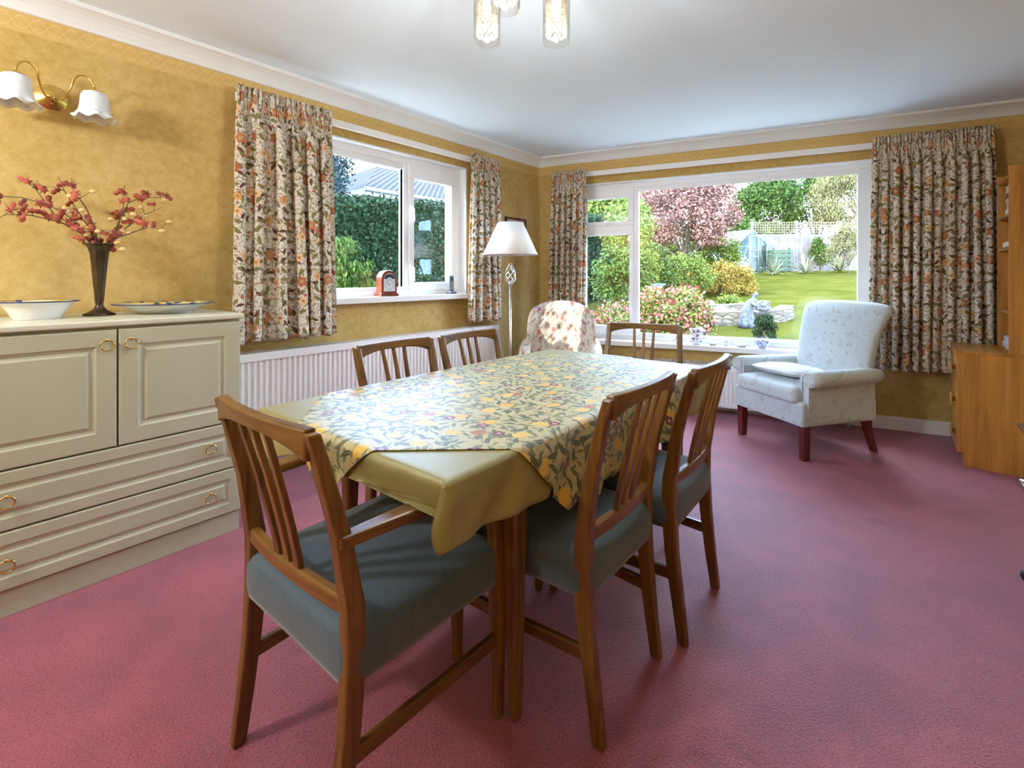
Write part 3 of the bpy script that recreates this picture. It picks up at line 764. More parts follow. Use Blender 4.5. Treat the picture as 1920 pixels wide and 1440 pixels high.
# ================================================================== wall sconce
sc = thing('wall_light', 'brass twin arm wall light with frilled white glass shades above the vase', 'wall light', (-2.97, .372, 1.985))
MB().lathe([(.002, .030), (.012, .029), (.016, .024), (.030, .020), (.034, .014), (.047, .012), (.052, .006), (.058, .004), (.060, 0)], n=40).build('backplate', M['brass'], sc)
bpz = [x for x in S.objects if x.parent is sc][0]; bpz.rotation_euler = (0, PI/2, 0)
g = G('frosted_white_glass'); o_ = g.coord()
M['frost'] = g.bsdf(g.mix(g.math('GREATER_THAN', g.noise(o_, 70, 2), .68), (.70, .72, .74), (.48, .42, .30)), .28, sss=.2)
for sy in (-1, 1):
    y1_ = sy*.125; pts = []
    for k in range(17):
        t = k/16
        if t < .45:
            q = t/.45; pts.append((.03+.07*q, sy*(.01+.045*q), -.005-.012*math.sin(q*PI)+.06*q*q))
        else:
            q = (t-.45)/.55; a = PI-q*PI; pts.append((.10+.035*q, sy*(.09+.035*math.cos(a)), .055+.052*math.sin(a)-.01*q))
    MB().tube(pts, .0045, 10).build('arm', M['brass'], sc)
    c = (.135, y1_, 0)
    MB().lathe([(.003, .052), (.006, .045), (.008, .04), (.030, .036), (.033, .030), (.033, .026)], c, 28).build('shade_cup', M['brass'], sc)
    def frill(t, a, r, z):
        k = max(0, (t-.55)/.45)**2; return r*(1+.07*k*math.cos(8*a)), z+.007*k*math.cos(8*a+.8)
    MB().lathe([(.028, .032), (.040, .026), (.048, .012), (.050, -.01), (.052, -.035), (.056, -.058), (.066, -.078), (.078, -.09)], c, 64, wob=frill).build('lamp_shade', M['frost'], sc, solid=.003)

# ================================================================== pendant
pd = thing('ceiling_light', 'three arm brass ceiling light with clear glass tube shades over the table', 'ceiling light', (-1.07, 1.35, 2.42))
MB().lathe([(.002, -.03), (.02, -.03), (.05, -.02), (.055, 0)], n=32).build('ceiling_rose', M['brass'], pd)
MB().tube([(0, 0, -.02), (0, 0, -.10)], .006).build('stem', M['brass'], pd)
g = G('lit_bulb'); M['bulb'] = g.bsdf((1, .9, .7), .4, emis=(1, .80, .52), es=2.5)
g = G('crystal_bead'); _t = g.n('ShaderNodeBsdfTransparent'); _p = g.n('ShaderNodeBsdfPrincipled'); _p.inputs['Base Color'].default_value = (.22, .20, .17, 1); _p.inputs['Roughness'].default_value = .15
_tl = g.n('ShaderNodeBsdfTranslucent'); _tl.inputs[0].default_value = (.28, .25, .20, 1); _m1 = g.n('ShaderNodeMixShader'); _m1.inputs[0].default_value = .5; g.t.links.new(_p.outputs[0], _m1.inputs[1]); g.t.links.new(_tl.outputs[0], _m1.inputs[2])
_m2 = g.n('ShaderNodeMixShader'); _m2.inputs[0].default_value = .35; g.t.links.new(_t.outputs[0], _m2.inputs[1]); g.t.links.new(_m1.outputs[0], _m2.inputs[2]); g.t.links.new(_m2.outputs[0], g.out.inputs[0]); M['bead'] = g.m
for (x, y) in ((-1.207, 1.339), (-1.005, 1.503), (-1.01, 1.209)):
    dx, dy = x+1.07, y-1.35
    MB().tube([(0, 0, -.09), (dx*.4, dy*.4, -.12), (dx*.8, dy*.8, -.10), (dx, dy, -.115), (dx, dy, -.15)], .005).build('arm', M['brass'], pd)
    MB().lathe([(.004, -.14), (.02, -.142), (.024, -.16), (.022, -.175)], (dx, dy, 0), 24).build('lamp_holder', M['brass'], pd)
    MB().lathe([(.024, -.158), (.049, -.158), (.0495, -.17), (.0495, -.3595)], (dx, dy, 0), 40).build('lamp_shade', M['shade_glass'], pd, solid=.002)
    bb = MB()
    for k in range(12):
        for q in range(11):
            a = 2*PI*(k+.5*(q % 2))/12; bb.sphere((dx+.036*math.cos(a), dy+.036*math.sin(a), -.185-q*.0145), .0072, 8, 5)
    bb.build('crystal_beads', M['bead'], pd)
    MB().lathe([(.002, -.178), (.010, -.18), (.014, -.20), (.017, -.225), (.016, -.245), (.009, -.262), (.002, -.268)], (dx, dy, 0), 20).build('bulb', M['bulb'], pd)
    ld = bpy.data.lights.new('bulb_light', 'POINT'); ld.energy = 2.0; ld.color = (.93, .96, 1); ld.shadow_soft_size = .012
    lo = bpy.data.objects.new('bulb_light', ld); COL.objects.link(lo); lo.location = (x, y, 2.42-.385)

rear = copy_tree(pd); rear.location = (-2.0, -1.15, 2.42)  # unseen copy of the pendant, added to go with the fill light
rear['label'] = 'added unseen copy of the three arm ceiling light, behind the camera for fill'
ld = bpy.data.lights.new('rear_fill_light', 'POINT'); ld.energy = 20; ld.color = (.93, .96, 1); ld.shadow_soft_size = .10  # added fill lamp behind the camera, lifts left wall, sideboard and ceiling
lo = bpy.data.objects.new('rear_fill_light', ld); COL.objects.link(lo); lo.location = (-2.0, -1.15, 2.0)

# ================================================================== floor lamp
fl = thing('floor_lamp', 'tall brass standard lamp with white coolie shade and twisted cage stem in the corner', 'lamp', (-2.50, 3.06, 0))
M['shade'] = simple('white_lampshade_fabric', (.90, .89, .87), .8); 
MB().lathe([(.002, .03), (.03, .028), (.07, .018), (.125, .012), (.13, 0), (.002, 0)], n=40).build('base', M['pewter'], fl)
m = MB(); m.tube([(0, 0, .02), (0, 0, 1.12)], .0105, 12); m.build('pole', M['pewter'], fl)
m = MB()
for k in range(6):
    pts = []
    for i in range(25):
        t = i/24; r = .038*math.sin(PI*t**.75)**.9+.006; a = 2*PI*k/6+t*PI*.9; pts.append((r*math.cos(a), r*math.sin(a), 1.12+.17*t))
    m.tube(pts, .0042, 6)
m.build('twisted_cage', M['chrome'], fl)
m = MB(); m.tube([(0, 0, 1.28), (0, 0, 1.56)], .006, 8); m.lathe([(.010, 1.285), (.016, 1.292), (.010, 1.30)], n=16); m.build('lamp_stem', M['brass'], fl)
MB().lathe([(.225, 1.364), (.105, 1.628)], n=64).build('lamp_shade', M['shade'], fl, solid=.003)

# ================================================================== picture
pc = thing('picture_frame', 'small dark framed picture on the left wall behind the standard lamp', 'picture'); pc.matrix_world = LM
m = MB(); y0, y1, z0, z1 = 3.55, 3.87, 1.43, 1.765
m.box((y0, -.02, z1-.018), (y1, -.002, z1)); m.box((y0, -.02, z0), (y1, -.002, z0+.018)); m.box((y0, -.02, z0), (y0+.018, -.002, z1)); m.box((y1-.018, -.02, z0), (y1, -.002, z1)); m.build('frame', M['mahogany'], pc)
M['print'] = noisy('faded_print', (.55, .40, .25), (.66, .55, .38), 14, .7)
MB().box((y0+.01, -.008, z0+.01), (y1-.01, -.004, z1-.01)).build('picture', M['print'], pc)

# ================================================================== clock and telephone on left sill
ck = thing('mantel_clock', 'small arched wooden mantel clock on the left window sill', 'clock', (-2.966, 2.18, 1.0405), math.radians(-4))
M['clock_wood'] = wood('clock_cherry', (.12, .025, .010), (.23, .055, .022), 'z', .25, 50, .5)
def arch(hw, h, n=14, y=0):
    pts = [(-hw, 0), (-hw, h-hw)]
    for k in range(1, n): a = PI-PI*k/n; pts.append((hw*math.cos(a), h-hw+hw*math.sin(a)))
    pts += [(hw, h-hw), (hw, 0)]; return pts
# dial faces +x ; width along y
a_o = arch(.066, .168); 
MB().loft([[(-.038, y, z+.024) for y, z in a_o], [(.036, y, z+.024) for y, z in a_o]]).build('case', M['clock_wood'], ck, bevel=.004)
m = MB(); m.box((-.046, -.078, 0), (.046, .078, .014)); m.box((-.042, -.072, .014), (.042, .072, .025)); m.build('base', M['clock_wood'], ck, bevel=.004)
a_i = arch(.047, .135)
MB().loft([[(.034, y, z+.036) for y, z in a_i], [(.0385, y, z+.036) for y, z in a_i]]).build('dial', simple('silvered_dial', (.62, .64, .66), .3), ck)
M['ink'] = simple('black_ink', (.02, .02, .03), .4)
m = MB()
for k in range(12):
    a = 2*PI*k/12; cy_, cz_ = .036*math.sin(a), .085+.036*math.cos(a); m.box((.0385, cy_-.0022, cz_-.004), (.0392, cy_+.0022, cz_+.004))
m.add([(.0386+0*a_, .046*math.cos(a_), .127+.040*math.sin(a_)) for a_ in [PI*k/10 for k in range(11)]]+[(.0386, .02*math.cos(a_), .127+.012*math.sin(a_)) for a_ in [PI*k/10 for k in range(10, -1, -1)]], [tuple(range(22))])
m.build('dial_markings', M['ink'], ck)
m = MB(); m.tube([(.040, 0, .085), (.040, -.018, .095)], .0018, 6); m.tube([(.041, 0, .085), (.041, -.027, .100)], .0012, 6); m.sphere((.04, 0, .085), .0035, 8, 5); m.build('hands', M['ink'], ck)
ph_ = thing('telephone', 'grey cordless telephone upright in its cradle on the left window sill', 'telephone', (-2.958, 2.83, 1.0405))
M['grey_plastic'] = simple('grey_plastic', (.16, .17, .20), .35)
MB().slab(rrect(.035, .035, .01), [(0, 0), (0, .014), (.012, .022)]).build('cradle', M['grey_plastic'], ph_)
MB().loft([[(-.012, -.024, .015), (.012, -.024, .015), (.012, .024, .015), (-.012, .024, .015)], [(-.016, -.023, .155), (.008, -.023, .155), (.008, .023, .155), (-.016, .023, .155)]]).build('handset', M['grey_plastic'], ph_, bevel=.005)
m = MB()
for r_ in range(5):
    for c_ in range(3): m.box((.0085, -.015+c_*.012, .04+r_*.012), (.013, -.008+c_*.012, .047+r_*.012))
m.build('keypad', simple('pale_keys', (.4, .42, .45), .4), ph_); MB().box((.006, -.016, .112), (.0112, .016, .138)).build('screen', simple('dark_screen', (.05, .06, .07), .2), ph_)
cb = MB().tube([(-2.86, 2.93, .83), (-2.845, 2.96, .755), (-2.84, 3.0, .70), (-2.842, 3.03, .5), (-2.84, 3.12, .30)], .002, 6).build('cable', M['grey_plastic']); tag(cb, 'thin dark cable hanging down over the left radiator', 'cable')

# ================================================================== crockery on the garden window sill
def on_sill(s_, z=.5755, y=-.02): 
    p = BM @ Vector((s_, y, z)); return tuple(p)
def cer_mat(name, cell, col, prob):
    g = G(name); o = g.coord(); s_ = g.sep(o); an = g.math('MULTIPLY', g.math('ARCTAN2', s_[1], s_[0]), .05); p = g.comb(an, s_[2], 0)
    m_, k, q = g.motif(p, cell, 3, 'flower', .42, prob=prob, petals=5); m2, k2, q2 = g.motif(p, cell*.7, 6, 'leaf', .42, .16, prob)
    return g.bsdf(g.mix(g.math('MAXIMUM', m_, m2), (.85, .86, .87), col), .15, coat=.3)
M['sprig'] = cer_mat('white_glaze_with_purple_sprigs', .03, (.16, .07, .18), .45); M['bluewhite'] = cer_mat('blue_and_white_glaze', .014, (.06, .12, .42), .9)
def pot(name, s_, prof, mat, label, cat, extra=None, y=-.02):
    t_ = thing(name, label, cat, on_sill(s_, y=y)); MB().lathe(prof, n=36).build('body', mat, t_)
    if extra: extra(t_)
    return t_
def off_px(s): return s
pot('bud_vase', 1.40, [(.002, 0), (.018, 0), (.032, .012), (.036, .03), (.026, .046), (.016, .056), (.022, .07), (.019, .069), (.012, .055), (.002, .05)], M['sprig'], 'small bellied white vase with a purple flower, leftmost on the garden window sill', 'vase')
def jug_handle(t_):
    MB().tube([(.045, .02, .105), (.075, .035, .11), (.082, .038, .075), (.05, .026, .045)], .005, 8).build('handle', M['sprig'], t_)
pot('jug', 1.56, [(.002, 0), (.034, 0), (.054, .025), (.06, .055), (.05, .085), (.046, .11), (.06, .138), (.057, .137), (.043, .11), (.047, .085), (.05, .03), (.002, .01)], M['sprig'], 'large white jug with dark sprig decoration on the garden window sill', 'jug', jug_handle)
pot('saucer', 1.70, [(.002, 0), (.025, 0), (.03, .008), (.052, .024), (.049, .024), (.028, .011), (.002, .008)], M['china'], 'small plain white dish between the jug and the egg cup', 'dish')
pot('egg_cup', 1.81, [(.002, 0), (.022, 0), (.016, .01), (.026, .025), (.031, .048), (.028, .047), (.02, .02), (.002, .015)], M['china'], 'small plain white cup between the two white dishes', 'cup')
pot('dish', 1.93, [(.002, 0), (.032, 0), (.038, .008), (.06, .026), (.057, .026), (.036, .011), (.002, .008)], M['china'], 'wider plain white dish beside the blue and white bowl', 'dish')
pot('china_bowl', 2.09, [(.002, 0), (.028, 0), (.03, .01), (.05, .024), (.070, .05), (.076, .066), (.073, .065), (.05, .03), (.002, .014)], M['bluewhite'], 'blue and white china bowl, rightmost on the garden window sill', 'bowl')

# ================================================================== pale armchair
ac = thing('armchair', 'pale blue floral armchair with mahogany legs by the garden window', 'armchair', (-.549, 3.969, 0), math.radians(144.7))
hw, fy, by = .305, .30, -.29
m = MB()
def rect_ring(x0, x1, y0, y1, z): return [(x0, y0, z), (x1, y0, z), (x1, y1, z), (x0, y1, z)]
m.slab([(x, y+.01) for x, y in rrect(hw, .31, .015, 3)], [(.006, .222), (0, .228), (0, .36), (.01, .375)], False)
m.build('seat_base', M['damask'], ac, bevel=.006)
m = MB(); m.slab([(x, y+.055) for x, y in rrect(.262, .29, .035, 5)], [(.02, .362), (.004, .368), (0, .385), (0, .43), (.006, .452), (.03, .468), (.1, .478), (.2, .482)]); m.build('seat_cushion', M['damask'], ac)
for sx in (-1, 1):
    m = MB()
    # side panel, flaring slightly outward, top edge lower at front
    x_i, x_o = sx*.245, sx*.312
    rings = []
    for k in range(9):
        t = k/8; y = -.27+.555*t
        prof_ = [(x_i, .30), (x_o, .24), (x_o+sx*.004, .50), (sx*.30, .545), (sx*.262, .55), (x_i, .52)]
        r_ = [(x, y, z) for x, z in prof_]; rings.append(r_ if sx > 0 else r_[::-1])
    m.loft(rings, smooth=False)
    # scroll roll along the top, tapering back
    rings = []
    for k in range(13):
        t = k/12; y = -.31+.60*t; r = .050+.008*t
        if k == 12: r *= .80
        if k == 0: r *= .8
        cx_, cz_ = sx*(.305+.012*t), .525
        rings.append([(cx_+r*1.05*math.cos(2*PI*q/20), y, cz_+r*math.sin(2*PI*q/20)) for q in range(20)][::(1 if sx < 0 else -1)])
    m.loft(rings, smooth=True)
    m.build('armrest', M['damask'], ac)
    # piping spiral on the arm front
    pts = []
    for k in range(30):
        a = k/29*2*PI*1.15; r = .046-.020*k/29; pts.append((sx*(.317)+sx*r*math.cos(a+PI), .290, .525+r*math.sin(a+PI)*-1))
    MB().tube([(sx*.268, .288, .30), (sx*.268, .290, .45)]+pts[:24], .0035, 6).build('piping', M['damask'], ac)
# backrest with rolled top
rings = []
path = [(-.235, .36, .13, .285), (-.255, .48, .12, .288), (-.285, .62, .11, .292), (-.315, .76, .10, .297), (-.345, .845, .095, .312), (-.370, .905, .095, .322), (-.395, .94, .10, .328), (-.43, .955, .09, .325)]
for i, (y, z, th_, h_) in enumerate(path):
    p = Vector((0, path[max(i-1, 0)][0], path[max(i-1, 0)][1])); q = Vector((0, path[min(i+1, 7)][0], path[min(i+1, 7)][1])); t = (q-p).normalized(); nrm = Vector((0, t.z, -t.y))
    ring = []
    N_ = 28
    for k in range(N_):
        a = 2*PI*k/N_; c_, s_ = math.cos(a), math.sin(a); e = .35
        x = h_*abs(c_)**e*(1 if c_ > 0 else -1); d = th_/2*abs(s_)**.55*(1 if s_ > 0 else -1)
        d += (.018*(1-(x/h_)**2) if s_ > 0 else 0)
        ring.append((x, y+nrm.y*d, z+nrm.z*d))
    rings.append(ring)
# rolled end closing backwards
y, z, th_, h_ = path[-1]
for k, (dy, dz, th2) in enumerate([(-.03, -.012, .085), (-.05, -.04, .06)]):
    ring = []
    for q in range(28):
        a = 2*PI*q/28; c_, s_ = math.cos(a), math.sin(a); x = (h_-.01-.01*k)*abs(c_)**.35*(1 if c_ > 0 else -1); d = th2/2*abs(s_)**.55*(1 if s_ > 0 else -1)
        nn = Vector((0, .3+.5*(k == 0), 1)) if k == 0 else Vector((0, -1, .4)); nn.normalize()
        ring.append((x, y+dy+nn.y*d*(-1 if k else 1), z+dz+nn.z*d*(1 if k == 0 else -1)))
MB().loft(rings, True, True).build('backrest', M['damask'], ac, bevel=0)
for sx in (-1, 1):
    MB().column([(sx*.272, .275, 0, .044, .044), (sx*.272, .275, .225, .052, .052)]).build('front_leg', M['mahogany'], ac, bevel=.003)
    MB().column([(sx*.262, -.325, 0, .032, .042), (sx*.262, -.305, .06, .034, .042), (sx*.262, -.27, .15, .038, .048), (sx*.262, -.255, .228, .042, .06)]).build('back_leg', M['mahogany'], ac, bevel=.004)
# loose white cushion on the seat
cu = MB(); N = 24; uvs = []
for side in (1, -1):
    base = len(cu.v)
    for j in range(N+1):
        for i in range(N+1):
            u, v = -1+2*i/N, -1+2*j/N; e = (1-u**4)*(1-v**4); x, y = u*.20*(1-.06*v*v), v*.19*(1-.06*u*u)
            h = .034*max(e, 0)**.55
            wr = .006*math.sin(9*math.hypot(u-.9, v+.7)*1.6)*e if side > 0 else 0
            cu.v.append((x, y, side*h+wr))
    for j in range(N):
        for i in range(N):
            a = base+j*(N+1)+i; q = (a, a+1, a+N+2, a+N+1); cu.f.append(q if side > 0 else q[::-1]); cu.sm.append(True)
M['white_cotton'] = simple('white_cotton', (.62, .60, .60), .85, sheen=.3)
o = cu.build('cushion', M['white_cotton']); o.matrix_world = Matrix.Translation((-.549, 3.969, 0)) @ Matrix.Rotation(math.radians(144.7), 4, 'Z') @ Matrix.Translation((.02, .075, .519)) @ Matrix.Rotation(math.radians(4), 4, 'X')
tag(o, 'flat creased white cushion lying on the seat of the pale armchair', 'cushion')

# ================================================================== tufted chair
tc_ = thing('tufted_armchair', 'rose patterned button back armchair in the sunny corner beyond the table', 'armchair', (-2.30, 3.50, 0), math.radians(212))
NX, NZ = 56, 50
btn = []
for r_ in range(4):
    zz = .50+.115*r_
    xs_ = [-.165, -.055, .055, .165] if r_ % 2 else [-.11, 0, .11]
    btn += [(x, zz) for x in xs_]
def back_pt(u, v):
    z = .36+v*.60
    # rounded top outline
    hw_ = .285+.02*math.sin(v*PI)
    top = .965-.07*abs(u)**2.6
    z = .36+(top-.36)*v
    x = u*hw_
    if v > .86: x *= 1-.10*((v-.86)/.14)**2
    return x, z
m = MB()
for j in range(NZ+1):
    for i in range(NX+1):
        u, v = -1+2*i/NX, j/NZ; x, z = back_pt(u, v)
        d = .058*(max(0, 1-abs(u)**5)*max(0, 1-v**9))**.5
        for bx, bz in btn:
            r2 = ((x-bx)**2+(z-bz)**2); d -= .040*math.exp(-r2/.00055)
        # diagonal creases
        for s1 in (1, -1):
            q = ((x*s1/.11+(z-.50)/.115)/1.0)/2.0; fr = abs(q-round(q)); 
            if .46 < z < .90 and abs(x) < .22: d -= .011*math.exp(-(fr/.06)**2)
        y = .16*abs(u)**2.6 - .20 - .10*v + d
        m.v.append((x, y, z))
nf = len(m.v)
for j in range(NZ+1):
    for i in range(NX+1):
        u, v = -1+2*i/NX, j/NZ; x, z = back_pt(u, v); y = .15*abs(u)**2.6-.20-.10*v-.06*(max(0, 1-abs(u)**4)*max(0, 1-v**6))**.5
        m.v.append((x*1.0, y, z))
for b_, fl_ in ((0, False), (nf, True)):
    for j in range(NZ):
        for i in range(NX):
            a = b_+j*(NX+1)+i; q = (a, a+1, a+NX+2, a+NX+1); m.f.append(q[::-1] if not fl_ else q); m.sm.append(True)
ed = [(j*(NX+1), (j+1)*(NX+1)) for j in range(NZ)]+[(NZ*(NX+1)+i, NZ*(NX+1)+i+1) for i in range(NX)]+[((j+1)*(NX+1)+NX, j*(NX+1)+NX) for j in reversed(range(NZ))]
for a, b in ed: m.f.append((a, b, b+nf, a+nf)); m.sm.append(True)
m.build('backrest', M['roses'], tc_)
m = MB()
for bx, bz in btn:
    v = (bz-.36)/.6; u = bx/.3; m.sphere((bx, .16*abs(u)**2.6-.20-.10*v+.024, bz), .011, 8, 6, (1, .6, 1))
m.build('button', M['roses'], tc_)
m = MB(); m.slab([(x, y+.05) for x, y in rrect(.27, .28, .06, 6)], [(.02, .2), (0, .22), (0, .36), (.01, .40), (.03, .43), (.1, .445), (.2, .45)]); m.build('seat', M['roses'], tc_)
for sx in (-1, 1):
    rings = []
    for k in range(13):
        t = k/12; y = -.20+.42*t; z = .60-.11*t**1.3; r = .052*(1 if k < 12 else .6)
        rings.append([(sx*(.285+.02*math.sin(PI*t))+r*math.cos(2*PI*q/16), y, z+r*.8*math.sin(2*PI*q/16)) for q in range(16)][::-1])
    mm = MB(); mm.loft(rings, True, True); mm.column([(sx*.29, .0, .24, .05, .38), (sx*.29, .0, .5, .06, .40)]); mm.build('armrest', M['roses'], tc_)
    for (yy) in (.26, -.2): MB().column([(sx*.22, yy, 0, .025, .025), (sx*.22, yy, .21, .045, .045)]).build('leg', M['mahogany'], tc_)

# ================================================================== chest of drawers with hutch at the right
ch = thing('chest_of_drawers', 'teak chest of drawers in the right corner under the bookcase', 'chest of drawers', (.27, 4.10, 0))
CW, CD, CH = .52, .545, .72
MB().box((.0, 0, .0), (.02, .001, .001)) if False else None
# side panel with toe notch
side = [(0.0, .085), (.03, .085), (.03, 0), (CD, 0), (CD, CH-.018), (0, CH-.018)]
for yy, nm in ((0, 'side_panel'), (CW-.018, 'side_panel')):
    MB().loft([[(x, yy+.018, z) for x, z in side], [(x, yy, z) for x, z in side]]).build(nm, M['teak_z'], ch, bevel=.0015)
MB().box((-.004, -.002, CH-.018), (CD, CW, CH)).build('top', M['teak_y'], ch, bevel=.002)
MB().box((CD-.012, .018, .05), (CD, CW-.018, CH-.018)).build('back_panel', M['teak_z'], ch)
MB().box((.032, .018, 0), (.045, CW-.018, .085)).build('plinth', M['teak_y'], ch)
for k in range(3):
    z0 = .09+k*.204
    d = MB().box((.0, .020, z0), (.40, CW-.02, z0+.198)).build('drawer', M['teak_y'], ch, bevel=.002)
    m = MB(); m.box((-.026, .05, z0+.07), (-.018, .14, z0+.14)); m.box((-.018, .085, z0+.09), (0, .105, z0+.12)); m.build('handle', M['teak_z'], d, bevel=.003)
bk = thing('bookcase', 'open teak bookcase standing on the chest in the right corner', 'bookcase', (.50, 4.105, .7205))
HW, HD, HH = .46, .31, 1.13
for yy in (0, HW-.018): MB().box((0, yy, 0), (HD, yy+.018, HH-(.0 if yy == 0 else .0))).build('side_panel', M['teak_z'], bk, bevel=.0015)
for zz in (.0, .235, .63, .835, HH-.06): MB().box((.006, .018, zz), (HD-.01, HW-.018, zz+.016)).build('shelf', M['teak_y'], bk)
MB().box((HD-.008, .018, 0), (HD, HW-.018, HH)).build('back_panel', M['teak_z'], bk)
bcols = [('cream', (.65, .58, .48)), ('pale blue', (.42, .52, .62)), ('pink', (.62, .42, .36)), ('navy', (.05, .08, .22)), ('white', (.72, .70, .68))]
def book(loc, dims, cname, col, label, grp):
    t_ = thing('book', label, 'book', loc, group=grp); dx_, dy_, dz_ = dims
    cv = simple('book_cover_'+cname.replace(' ', '_'), col, .5)
    m = MB(); m.box((0, 0, 0), (dx_, dy_, .002)); m.box((0, 0, dz_-.002), (dx_, dy_, dz_)); m.box((0, 0, .002), (.003, dy_, dz_-.002)); m.build('cover', cv, t_)
    MB().box((.004, .003, .002), (dx_-.003, dy_-.003, dz_-.002)).build('pages', M['paper'], t_)
M['paper'] = simple('paper', (.75, .70, .6), .8)
z = .7205+.851
for k, (cn, cc) in enumerate(bcols[::-1] if False else [bcols[4], bcols[1], bcols[2], bcols[3], bcols[0]]):
    hgt = [.048, .036, .03, .036, .045][k]
    book((.53+.005*(k % 2), 4.19-.004*k, z), (.20, .30, hgt), cn, cc, '%s book lying in the stack on the upper shelf of the bookcase' % cn, 'books stacked on the upper shelf'); z += hgt+.0005
book((.51, 4.20, .7205+.651), (.2, .22, .03), 'ivory', (.74, .68, .55), 'ivory book lying alone on the middle shelf of the bookcase', 'single books in the bookcase')
book((.515, 4.18, .7205+.0165), (.2, .30, .03), 'grey', (.55, .56, .6), 'grey book lying on the bottom board of the bookcase', 'single books in the bookcase')
book((.52, 4.18, .7205+.0470), (.2, .28, .035), 'lilac', (.60, .58, .68), 'lilac grey book, topmost on the bottom board of the bookcase', 'single books in the bookcase')

# ================================================================== trolley at right edge
tr = thing('tea_trolley', 'dark tea trolley with chrome tray edge at the right border of the room', 'trolley', (.585, 2.47, 0))
M['dark_wood'] = wood('dark_stained_wood', (.03, .008, .008), (.07, .02, .018), 'z', .3)
for sx in (-1, 1):
    for sy in (-1, 1):
        MB().column([(sx*.2, sy*.22, .055, .022, .022), (sx*.2, sy*.22, .585, .022, .022)]).build('leg', M['dark_wood'], tr, bevel=.003)
        w_ = MB(); rr = [(.003*1, -.012), (.026, -.012), (.028, 0), (.026, .012), (.003, .012)]
        w_.loft([[(sx*.2+.0+r*math.cos(2*PI*q/20), sy*.22+h, .028+r*math.sin(2*PI*q/20)) for q in range(20)] for r, h in rr], True, True); w_.build('wheel', simple('black_rubber', (.02, .02, .025), .5), tr)
for z_ in (.14, .36, .57):
    MB().box((-.21, -.235, z_), (.21, .235, z_+.014)).build('shelf', M['dark_wood'], tr, bevel=.002)
m = MB(); m.tube([(-.225, -.25, .60), (-.225, .25, .60), (.225, .25, .60), (.225, -.25, .60), (-.225, -.25, .60)], .009, 10); m.tube([(-.225, .25, .38), (.225, .25, .38)], .007, 8); m.tube([(-.225, -.25, .38), (-.225, .25, .38)], .007, 8); m.build('rail', M['chrome'], tr)
tag(MB().box((.385, 2.28, .5845), (.78, 2.69, .635)).build('game_box', simple('tan_cardboard', (.42, .30, .17), .7), bevel=.002), 'tan cardboard box, lower one on the tea trolley', 'box', 'boxes on the tea trolley')
tag(MB().box((.39, 2.30, .6355), (.78, 2.685, .70)).build('game_box', simple('brown_cardboard', (.36, .25, .14), .7), bevel=.002), 'brown cardboard box, topmost on the tea trolley', 'box', 'boxes on the tea trolley')

# ================================================================== garden
def terr(x, y):
    z = max(-.14, .08+.094*(y-9.76))
    if y > 24: z = .08+.094*(24-9.76)+.03*(y-24)
    return z
NXg, NYg = 60, 80; m = MB()
for j in range(NYg+1):
    for i in range(NXg+1):
        x = -34+56*i/NXg; y = -14+70*j/NYg; m.v.append((x, y, terr(x, y)+.02*math.sin(x*1.3)*math.cos(y*.9)*(1 if y > 6.5 or x < -6 else 0)))
for j in range(NYg):
    for i in range(NXg):
        a = j*(NXg+1)+i; m.f.append((a, a+1, a+NXg+2, a+NXg+1)); m.sm.append(True)
g = G('lawn_grass'); o_ = g.coord()
M['lawn'] = g.bsdf(g.ramp(g.math('ADD', g.math('MULTIPLY', g.noise(o_, 1.2, 4), .5), g.math('MULTIPLY', g.noise(o_, 60, 3), .5)), [(.35, (.028, .036, .005)), (.5, (.052, .054, .010)), (.68, (.085, .070, .018))]), .95, spec=0, normal=g.bump(g.noise(o_, 90, 3), .8, .03))
structure(m.build('lawn', M['lawn']))

def leaf_mat(name, c1, c2, c3=None):
    g = G(name); ge = g.n('ShaderNodeNewGeometry'); r = ge.outputs['Random Per Island']
    st = [(0, tuple(x*.50 for x in c1)), (.6, tuple(x*.50 for x in c2)), (1, tuple(x*.50 for x in (c3 or c2)))]
    return g.bsdf(g.ramp(r, st), .65, spec=.12)
def leafmesh(centers, sizes, seed, asp=.55, flat=0., droop=None):
    rs = np.random.RandomState(seed); n = len(centers)
    a = rs.normal(size=(n, 3)); a /= np.linalg.norm(a, axis=1)[:, None]
    if droop is not None: a = a*.4+np.array(droop); a /= np.linalg.norm(a, axis=1)[:, None]
    b = rs.normal(size=(n, 3)); b -= (b*a).sum(1)[:, None]*a; b /= np.linalg.norm(b, axis=1)[:, None]
    s = np.asarray(sizes)[:, None]*.5
    v = np.empty((n, 4, 3)); v[:, 0] = centers-a*s; v[:, 1] = centers+b*s*asp; v[:, 2] = centers+a*s; v[:, 3] = centers-b*s*asp
    return v.reshape(-1, 3)
def cards(name, centers, sizes, seed, mat, parent=None, asp=.55, droop=None):
    v = leafmesh(centers, sizes, seed, asp, droop=droop); n = len(centers)
    me = bpy.data.meshes.new(name); me.vertices.add(len(v)); me.vertices.foreach_set('co', v.ravel().astype(np.float32))
    me.loops.add(4*n); me.loops.foreach_set('vertex_index', np.arange(4*n, dtype=np.int32)); me.polygons.add(n)
    me.polygons.foreach_set('loop_start', np.arange(0, 4*n, 4, dtype=np.int32)); me.update(calc_edges=True); me.validate()
    me.materials.append(mat); o = bpy.data.objects.new(name, me); COL.objects.link(o)
    if parent: o.parent = parent
    return o
